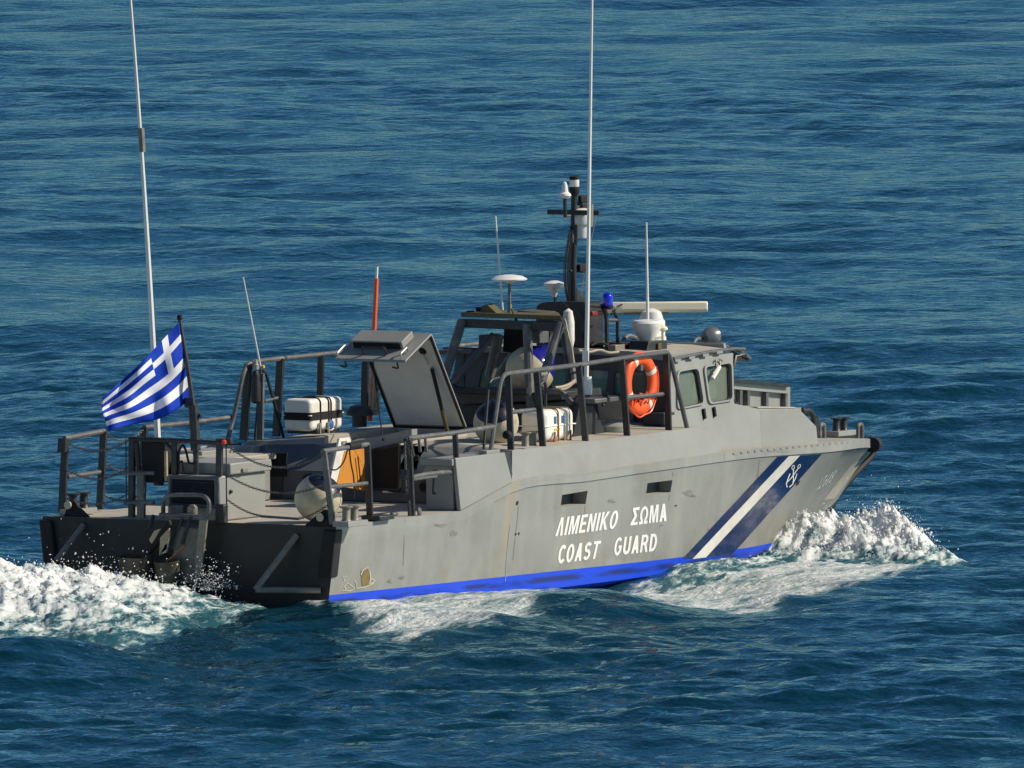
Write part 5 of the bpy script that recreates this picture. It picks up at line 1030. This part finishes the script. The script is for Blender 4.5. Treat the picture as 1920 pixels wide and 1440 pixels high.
def poly_mask(X, Y, poly, soft):                   # soft signed mask in the photo's water-plane coordinates
    P = np.array(poly, float); n = len(P); d = np.full(X.shape, 1e9); ins = np.zeros(X.shape, bool)
    for i in range(n):
        a = P[i]; b = P[(i + 1) % n]; e = b - a; t = np.clip(((X - a[0]) * e[0] + (Y - a[1]) * e[1] * 9) / (e[0] ** 2 + e[1] ** 2 * 9 + 1e-9), 0, 1)
        dd = np.hypot(X - a[0] - e[0] * t, (Y - a[1] - e[1] * t) * 3); d = np.minimum(d, dd)
        c = ((a[1] > Y) != (b[1] > Y)) & (X < (b[0] - a[0]) * (Y - a[1]) / (b[1] - a[1] + 1e-9) + a[0]); ins ^= c
    return np.clip(.5 + np.where(ins, d, -d) / soft, 0, 1)
def rest_px(x, y):
    dx = x - CP.x; dy = y - CP.y; dz = -CP.z; z = dx * CD.x + dy * CD.y + dz * CD.z
    return 960 + FPX * (dx * CR.x + dy * CR.y + dz * CR.z) / z, 720 - FPX * (dx * CU.x + dy * CU.y + dz * CU.z) / z
FOAM = [([(-900, 1085), (0, 1085), (300, 1120), (560, 1140), (520, 1152), (430, 1178), (330, 1198), (200, 1222), (100, 1206), (0, 1208), (-900, 1240)], 50, 1.0),
        ([(620, 1148), (760, 1136), (900, 1116), (1000, 1104), (1100, 1094), (1090, 1122), (1040, 1146), (1010, 1170), (900, 1192), (760, 1208), (680, 1200), (630, 1172)], 60, .84),
        ([(1060, 1098), (1250, 1076), (1400, 1056), (1480, 1050), (1640, 1045), (1800, 1062), (1700, 1080), (1600, 1100), (1530, 1122), (1470, 1140), (1380, 1150), (1240, 1150), (1150, 1140), (1080, 1130)], 60, .86),
        ([(612, 1136), (700, 1148), (720, 1156), (620, 1150)], 20, .7), ([(560, 1156), (600, 1136), (625, 1150), (600, 1180)], 30, .80)]
def foam_amt(x, y):
    X, Y = rest_px(x, y); f = np.zeros_like(X)
    sel = (X > -1000) & (X < 1900) & (Y > 1020) & (Y < 1300)
    xs, ys = X[sel], Y[sel]; ff = np.zeros_like(xs)
    for p, s, k in FOAM: ff = np.maximum(ff, poly_mask(xs, ys, p, s) * k)
    f[sel] = ff; return f
def grid_axis(segs):
    out = []
    for a, b, s0, s1 in segs:
        n = max(2, int(round((b - a) / ((s0 + s1) / 2)))); t = (np.arange(n) + .5) / n; st = s0 + (s1 - s0) * t; st = np.concatenate([[0], np.cumsum(st)]); st = a + st / st[-1] * (b - a)
        out.append(st[:-1] if b != segs[-1][1] else st)
    return np.concatenate(out)
def sea_mesh(name, ua, va, hfun, foam_fun, drop=0.0):
    U, V = np.meshgrid(ua, va); x = CG[0] + U * RH[0] + V * DH[0]; y = CG[1] + U * RH[1] + V * DH[1]
    du = np.gradient(ua); dv = np.gradient(va); sp = np.maximum(du[None, :], dv[:, None]) * np.ones_like(U)
    z = hfun(x, y, sp); nu, nv = len(ua), len(va)
    co = np.stack([x, y, z], -1).reshape(-1, 3); idx = np.arange(nu * nv).reshape(nv, nu)
    q = np.stack([idx[:-1, :-1], idx[:-1, 1:], idx[1:, 1:], idx[1:, :-1]], -1).reshape(-1, 4)
    return co, q, foam_fun(x, y).reshape(-1), x, y
def fast_mesh(name, co, q, foam=None):
    me = bpy.data.meshes.new(name); me.vertices.add(len(co)); me.vertices.foreach_set('co', co.astype(np.float32).ravel())
    me.loops.add(q.size); me.loops.foreach_set('vertex_index', q.astype(np.int32).ravel()); me.polygons.add(len(q)); me.polygons.foreach_set('loop_start', np.arange(0, q.size, q.shape[1], dtype=np.int32))
    me.polygons.foreach_set('use_smooth', np.ones(len(q), bool))
    if foam is not None: at_ = me.attributes.new('foam', 'FLOAT', 'POINT'); at_.data.foreach_set('value', foam.astype(np.float32))
    me.update(calc_edges=True); me.validate(); return me
def water_mat():
    m = bpy.data.materials.new('sea_water'); m.use_nodes = True; N = m.node_tree.nodes; L = m.node_tree.links; b = N['Principled BSDF']; out = N['Material Output']
    b.inputs['Base Color'].default_value = (0.0018, 0.030, 0.050, 1); b.inputs['Roughness'].default_value = 0.09; b.inputs['IOR'].default_value = 1.333; b.inputs['Specular IOR Level'].default_value = 0.5
    geo = N.new('ShaderNodeNewGeometry')
    def nz(scale, st, det=4, rot=0.0, rough=.55):
        mp = N.new('ShaderNodeMapping'); mp.inputs['Scale'].default_value = st; mp.inputs['Rotation'].default_value = (0, 0, rot); L.new(geo.outputs['Position'], mp.inputs[0])
        n = N.new('ShaderNodeTexNoise'); n.inputs['Scale'].default_value = scale; n.inputs['Detail'].default_value = det; n.inputs['Roughness'].default_value = rough; L.new(mp.outputs[0], n.inputs[0]); return n.outputs[0]
    def M_(op, a, c):
        n = N.new('ShaderNodeMath'); n.operation = op
        for i, v in enumerate((a, c)):
            if isinstance(v, (int, float)): n.inputs[i].default_value = v
            else: L.new(v, n.inputs[i])
        return n.outputs[0]
    hsum = M_('ADD', M_('MULTIPLY', nz(2.0, (1, 1, 1), 3), 1.3), M_('ADD', M_('MULTIPLY', nz(4.6, (1, 1, 1), 3), .8), M_('MULTIPLY', nz(11.0, (1, 1, 1), 3), .16)))
    bp = N.new('ShaderNodeBump'); bp.inputs['Strength'].default_value = .45; bp.inputs['Distance'].default_value = .10; L.new(hsum, bp.inputs['Height']); L.new(bp.outputs[0], b.inputs['Normal'])
    b.inputs['Specular IOR Level'].default_value = 0.0; b.inputs['Roughness'].default_value = 1.0
    gl = N.new('ShaderNodeBsdfGlossy'); gl.inputs['Color'].default_value = (.47, .81, .95, 1); gl.inputs['Roughness'].default_value = .07; L.new(bp.outputs[0], gl.inputs['Normal'])
    fr_ = N.new('ShaderNodeFresnel'); fr_.inputs['IOR'].default_value = 1.333; L.new(bp.outputs[0], fr_.inputs['Normal'])
    wsh = N.new('ShaderNodeMixShader'); L.new(fr_.outputs[0], wsh.inputs[0]); L.new(b.outputs[0], wsh.inputs[1]); L.new(gl.outputs[0], wsh.inputs[2])
    # foam
    fa = N.new('ShaderNodeAttribute'); fa.attribute_name = 'foam'
    st = nz(1.6, (.55, 2.2, 1.5), 7, R(8), .68); fine = nz(9, (.8, 1.6, 2), 4, 0, .6)
    v = M_('ADD', M_('MULTIPLY', st, 1.15), M_('MULTIPLY', fine, .35))
    r = N.new('ShaderNodeMapRange'); L.new(M_('ADD', M_('MULTIPLY', fa.outputs['Fac'], .60), v), r.inputs['Value']); r.inputs['From Min'].default_value = 1.06; r.inputs['From Max'].default_value = 1.30
    fz = M_('MULTIPLY', r.outputs[0], M_('GREATER_THAN', fa.outputs['Fac'], .02))
    # aerated water under the foam is paler green
    ar = N.new('ShaderNodeMix'); ar.data_type = 'RGBA'; ar.inputs[6].default_value = (0.0018, 0.030, 0.050, 1); ar.inputs[7].default_value = (0.10, 0.22, 0.22, 1)
    L.new(M_('MULTIPLY', M_('POWER', fa.outputs['Fac'], 2.0), .55), ar.inputs[0]); L.new(ar.outputs[2], b.inputs['Base Color'])
    fb_ = N.new('ShaderNodeBsdfPrincipled'); fcr = N.new('ShaderNodeMapRange'); L.new(nz(5.0, (.8, 1.6, 1), 6, 0, .7), fcr.inputs['Value']); fcr.inputs['From Min'].default_value = .35; fcr.inputs['From Max'].default_value = .62; fcr.inputs['To Min'].default_value = 0; fcr.inputs['To Max'].default_value = 1
    fcm = N.new('ShaderNodeMix'); fcm.data_type = 'RGBA'; L.new(fcr.outputs[0], fcm.inputs[0]); fcm.inputs[6].default_value = (.36, .46, .46, 1); fcm.inputs[7].default_value = (.82, .82, .79, 1); L.new(fcm.outputs[2], fb_.inputs['Base Color']); fb_.inputs['Roughness'].default_value = .75; fb_.inputs['Specular IOR Level'].default_value = .2
    b2 = N.new('ShaderNodeBump'); b2.inputs['Strength'].default_value = .9; b2.inputs['Distance'].default_value = .05; L.new(M_('ADD', nz(14, (1, 1, 1), 5), v), b2.inputs['Height']); L.new(b2.outputs[0], fb_.inputs['Normal'])
    mx = N.new('ShaderNodeMixShader'); L.new(fz, mx.inputs[0]); L.new(wsh.outputs[0], mx.inputs[1]); L.new(fb_.outputs[0], mx.inputs[2]); L.new(mx.outputs[0], out.inputs[0])
    MATS['sea_water'] = m; return m
water_mat()
ua = grid_axis([(-2500, -60, 200, 4), (-60, -16, 2.0, .25), (-16, -8, .20, .07), (-8, 8, .055, .055), (8, 16, .07, .20), (16, 60, .25, 2.0), (60, 2500, 4, 200)])
va = grid_axis([(20, 130, 6, 1), (130, 148, .5, .1), (148, 190, .095, .10), (190, 300, .12, .32), (300, 520, .32, .7), (520, 1200, 1, 12), (1200, 6000, 15, 400)])
co, q, fm_, _, _ = sea_mesh('sea', ua, va, sea_h, foam_amt)
sea = link('sea', fast_mesh('sea', co, q, fm_), 'sea_water', None, smooth=0); sea['kind'] = 'structure'; sea['label'] = 'deep blue choppy sea'
sea.data.polygons.foreach_set('use_smooth', np.ones(len(sea.data.polygons), bool))
# ---- broken white water: raised, lumpy sheets
def foam_mat():
    m = bpy.data.materials.new('white_water'); m.use_nodes = True; N = m.node_tree.nodes; L = m.node_tree.links; b = N['Principled BSDF']
    geo = N.new('ShaderNodeNewGeometry'); mp = N.new('ShaderNodeMapping'); mp.inputs['Scale'].default_value = (.8, 1.7, 1.4); L.new(geo.outputs['Position'], mp.inputs[0])
    n = N.new('ShaderNodeTexNoise'); n.inputs['Scale'].default_value = 3.4; n.inputs['Detail'].default_value = 8; n.inputs['Roughness'].default_value = .72; L.new(mp.outputs[0], n.inputs[0])
    fa = N.new('ShaderNodeAttribute'); fa.attribute_name = 'foam'
    ad = N.new('ShaderNodeMath'); ad.operation = 'MULTIPLY_ADD'; L.new(fa.outputs['Fac'], ad.inputs[0]); ad.inputs[1].default_value = .27; L.new(n.outputs[0], ad.inputs[2])
    r = N.new('ShaderNodeValToRGB'); r.color_ramp.elements[0].position = .50; r.color_ramp.elements[0].color = (.02, .075, .10, 1); r.color_ramp.elements[1].position = .80; r.color_ramp.elements[1].color = (.90, .90, .87, 1)
    e = r.color_ramp.elements.new(.60); e.color = (.20, .31, .31, 1); e = r.color_ramp.elements.new(.68); e.color = (.60, .66, .64, 1); L.new(ad.outputs[0], r.inputs[0]); L.new(r.outputs[0], b.inputs['Base Color'])
    b.inputs['Roughness'].default_value = .5; b.inputs['Specular IOR Level'].default_value = .3; b.inputs['Subsurface Weight'].default_value = .55; b.inputs['Subsurface Radius'].default_value = (1, 1, 1); b.inputs['Subsurface Scale'].default_value = .10
    n2 = N.new('ShaderNodeTexNoise'); n2.inputs['Scale'].default_value = 17; n2.inputs['Detail'].default_value = 5; L.new(geo.outputs['Position'], n2.inputs[0])
    bp = N.new('ShaderNodeBump'); bp.inputs['Strength'].default_value = .45; bp.inputs['Distance'].default_value = .03; L.new(n2.outputs[0], bp.inputs['Height']); L.new(bp.outputs[0], b.inputs['Normal'])
    out = N['Material Output']; gl = N.new('ShaderNodeBsdfGlossy'); gl.inputs['Color'].default_value = (.48, .81, .95, 1); gl.inputs['Roughness'].default_value = .10; L.new(bp.outputs[0], gl.inputs['Normal'])
    wb = N.new('ShaderNodeBsdfDiffuse'); wb.inputs['Color'].default_value = (.020, .085, .105, 1); fr_ = N.new('ShaderNodeFresnel'); fr_.inputs['IOR'].default_value = 1.333; L.new(bp.outputs[0], fr_.inputs['Normal'])
    ws = N.new('ShaderNodeMixShader'); L.new(fr_.outputs[0], ws.inputs[0]); L.new(wb.outputs[0], ws.inputs[1]); L.new(gl.outputs[0], ws.inputs[2])
    fr2 = N.new('ShaderNodeMapRange'); L.new(ad.outputs[0], fr2.inputs['Value']); fr2.inputs['From Min'].default_value = .53; fr2.inputs['From Max'].default_value = .63
    ms = N.new('ShaderNodeMixShader'); L.new(fr2.outputs[0], ms.inputs[0]); L.new(ws.outputs[0], ms.inputs[1]); L.new(b.outputs[0], ms.inputs[2]); L.new(ms.outputs[0], out.inputs[0])
    MATS['white_water'] = m
foam_mat()
def churn(name, u0, u1, v0, v1, du, dv, mound, rough, label):
    ua = np.arange(u0, u1, du); va = np.arange(v0, v1, dv); U, V = np.meshgrid(ua, va); x = CG[0] + U * RH[0] + V * DH[0]; y = CG[1] + U * RH[1] + V * DH[1]
    mo, fo, lump = mound(x, y); base = sea_h(x, y, np.full_like(x, .1)); z = base + mo - .05
    n1 = np.zeros(x.size); n2 = np.zeros(x.size); n3 = np.zeros(x.size); xr, yr, mr = x.ravel(), y.ravel(), mo.ravel()
    for i in np.nonzero(mr > .004)[0]:
        p = Vector((xr[i] * 1.6, yr[i] * 3.0, 0)); n1[i] = mnoise.fractal(p * 2.0, .72, 2.1, 6); n2[i] = mnoise.fractal(p * 2.6 + Vector((7, 3, 5)), 1.0, 2.2, 4); n3[i] = mnoise.ridged_multi_fractal(p * 1.2 + Vector((3, 9, 1)), .9, 2.1, 4, 1.0, 2.0)
    n1 = n1.reshape(x.shape); n2 = n2.reshape(x.shape); n3 = n3.reshape(x.shape); w = np.clip(mo / .25, 0, 1) ** .7 * lump
    z = z + rough * w * (n1 * .9 + (n3 - 1.0) * .35); x = x + rough * .5 * w * n2; y = y + rough * .5 * w * n1
    co = np.stack([x, y, z], -1).reshape(-1, 3); nu, nv = len(ua), len(va); idx = np.arange(nu * nv).reshape(nv, nu); q = np.stack([idx[:-1, :-1], idx[:-1, 1:], idx[1:, 1:], idx[1:, :-1]], -1).reshape(-1, 4)
    keep = (mo.ravel() > .003)[q].any(1); q = q[keep]; used = np.unique(q); rem = np.zeros(len(co), int); rem[used] = np.arange(len(used))
    me = fast_mesh(name, co[used], rem[q], fo.ravel()[used]); o = link(name, me, 'white_water', None, smooth=0); o['kind'] = 'stuff'; tag(o, label, 'white water')
    me.polygons.foreach_set('use_smooth', np.ones(len(me.polygons), bool)); return o, co[used], mo.ravel()[used]
def mound_stern(x, y):
    # rising wash from the jets: highest along the centreline astern, sloping away gently to its edge
    d = np.maximum(-x - .25, 0); X_, Y_ = rest_px(x, y)
    msk = poly_mask(X_, Y_, [(-2500, 600), (2500, 600), (2500, 1120), (660, 1140), (590, 1150), (530, 1160), (430, 1182), (330, 1204), (220, 1220), (100, 1222), (0, 1228), (-900, 1262), (-2500, 1300)], 420)
    ramp = np.clip((msk - .49) * 2.15, 0, 1); ramp = 1 - (1 - ramp) ** 1.35; port = 1 - sstep(.5, 2.3 + .3 * d.max() * 0, y - .12 * d)
    hh = (.40 + .115 * np.minimum(d, 2.6) - .02 * np.maximum(d - 3, 0)) * sstep(0.0, .35, -x - .12)
    mo = hh * np.minimum(ramp, port) * sstep(12.0, 7.0, d); cr = np.clip(mo / .5, 0, 1)
    return np.maximum(mo, 0), np.clip(.08 + .80 * cr, 0, 1), .35 + .55 * cr
def mound_bow(x, y):
    X, Y = rest_px(x, y); b = np.zeros_like(x)
    # crest thrown out from the stem: ridge line in plan, both sides
    for s in (-1, 1):
        yy = y * s; L0 = np.array([12.35, .25]); L1 = np.array([9.55, 4.05]); e = L1 - L0; t = ((x - L0[0]) * e[0] + (yy - L0[1]) * e[1]) / (e @ e)
        d = ((x - L0[0]) * e[1] - (yy - L0[1]) * e[0]) / np.linalg.norm(e)      # >0 ahead of the crest
        prof = np.where(d > 0, np.exp(-(d / .40) ** 2), np.exp(-(np.abs(d) / 1.05) ** 1.25)); hgt = np.interp(t, [-.12, 0, .14, .35, .49, .66, .82, .95, 1.05], [0, .26, .44, .41, .37, .49, .36, .17, 0])
        hgt = hgt * (1 + .16 * np.sin(t * 19 + 1.0) + .10 * np.sin(t * 41 + d * 3)); b = np.maximum(b, hgt * prof * (yy > -.3))
        # foam sheet spilling aft along the side
        aft = np.exp(-((yy - 2.1 - (9.5 - x) * .05) / .55) ** 2) * sstep(5.2, 7.5, x) * sstep(11.0, 9.0, x); b = np.maximum(b, .10 * aft)
    return b, np.clip(.16 + b * 2.3, 0, 1), .45 + 1.3 * np.clip(b / .5, 0, 1)
u_s0, v_s = uv(*gpx(0, 1140)); st_o, st_co, st_m = churn('stern_wash', -9.0, -2.0, 151.5, 167.5, .020, .055, mound_stern, .11, 'churning white wash piled up behind the transom')
bw_o, bw_co, bw_m = churn('bow_wave', .9, 6.4, 161.0, 173.5, .014, .045, mound_bow, .115, 'white breaking bow wave thrown up beside the stem')
# droplets
def drops(name, pts, rad, label):
    ic = bmesh.new(); bmesh.ops.create_icosphere(ic, subdivisions=1, radius=1); iv = np.array([v.co[:] for v in ic.verts]); it = np.array([[v.index for v in f.verts] for f in ic.faces]); ic.free()
    n = len(pts); v = (iv[None] * rad[:, None, None] * RNG.uniform(.45, 1.7, (n, 1, 3)) + pts[:, None, :]).reshape(-1, 3); t = (it[None] + (np.arange(n) * len(iv))[:, None, None]).reshape(-1, 3)
    o = link(name, fast_mesh(name, v, t, np.full(len(v), 1.0)), 'spray', None, smooth=0); o['kind'] = 'stuff'; tag(o, label, 'spray'); return o
mat('spray', (.86, .86, .84), .35, var=.03)
def scatter(co, m, n, up, thr, spread):
    w = np.clip(m - thr, 0, None) ** 1.5; w /= w.sum(); i = RNG.choice(len(co), n, p=w); p = co[i].copy(); p[:, 2] += RNG.exponential(up, n) * np.clip(m[i] / .5, .2, 1.3) + .01; p[:, :2] += RNG.normal(0, spread, (n, 2)); return p
p = scatter(bw_co, bw_m, 2400, .034, .08, .05); rr_ = np.exp(RNG.normal(np.log(.0055), .5, len(p))); rr_ = np.clip(rr_ / (1 + (p[:, 2] - .3).clip(0) * .8), .0035, .028)
p2 = scatter(bw_co, bw_m, 260, .15, .08, .20); p2[:, 2] = np.minimum(p2[:, 2], 1.0); drops('bow_spray', np.concatenate([p, p2]), np.concatenate([rr_, np.clip(np.exp(RNG.normal(np.log(.0042), .35, 260)), .002, .008)]), 'fine white droplets flying above the bow wave')
sel = st_co[:, 0] > -4.5; p = scatter(st_co[sel], st_m[sel], 900, .03, .10, .06); rr_ = np.clip(np.exp(RNG.normal(np.log(.006), .45, len(p))), .003, .018)
sel = (st_co[:, 0] > -1.6); p2 = scatter(st_co[sel], st_m[sel], 420, .10, .05, .10); p3 = np.stack([RNG.normal(-.55, .10, 500), RNG.normal(-.62, .14, 500), .30 + np.abs(RNG.normal(0, .14, 500))], -1)
drops('stern_spray', np.concatenate([p, p2, p3]), np.concatenate([rr_, np.clip(np.exp(RNG.normal(np.log(.0048), .4, 420)), .003, .010), np.clip(np.exp(RNG.normal(np.log(.0045), .4, 500)), .0025, .009)]), 'fine white droplets splashing behind the transom')
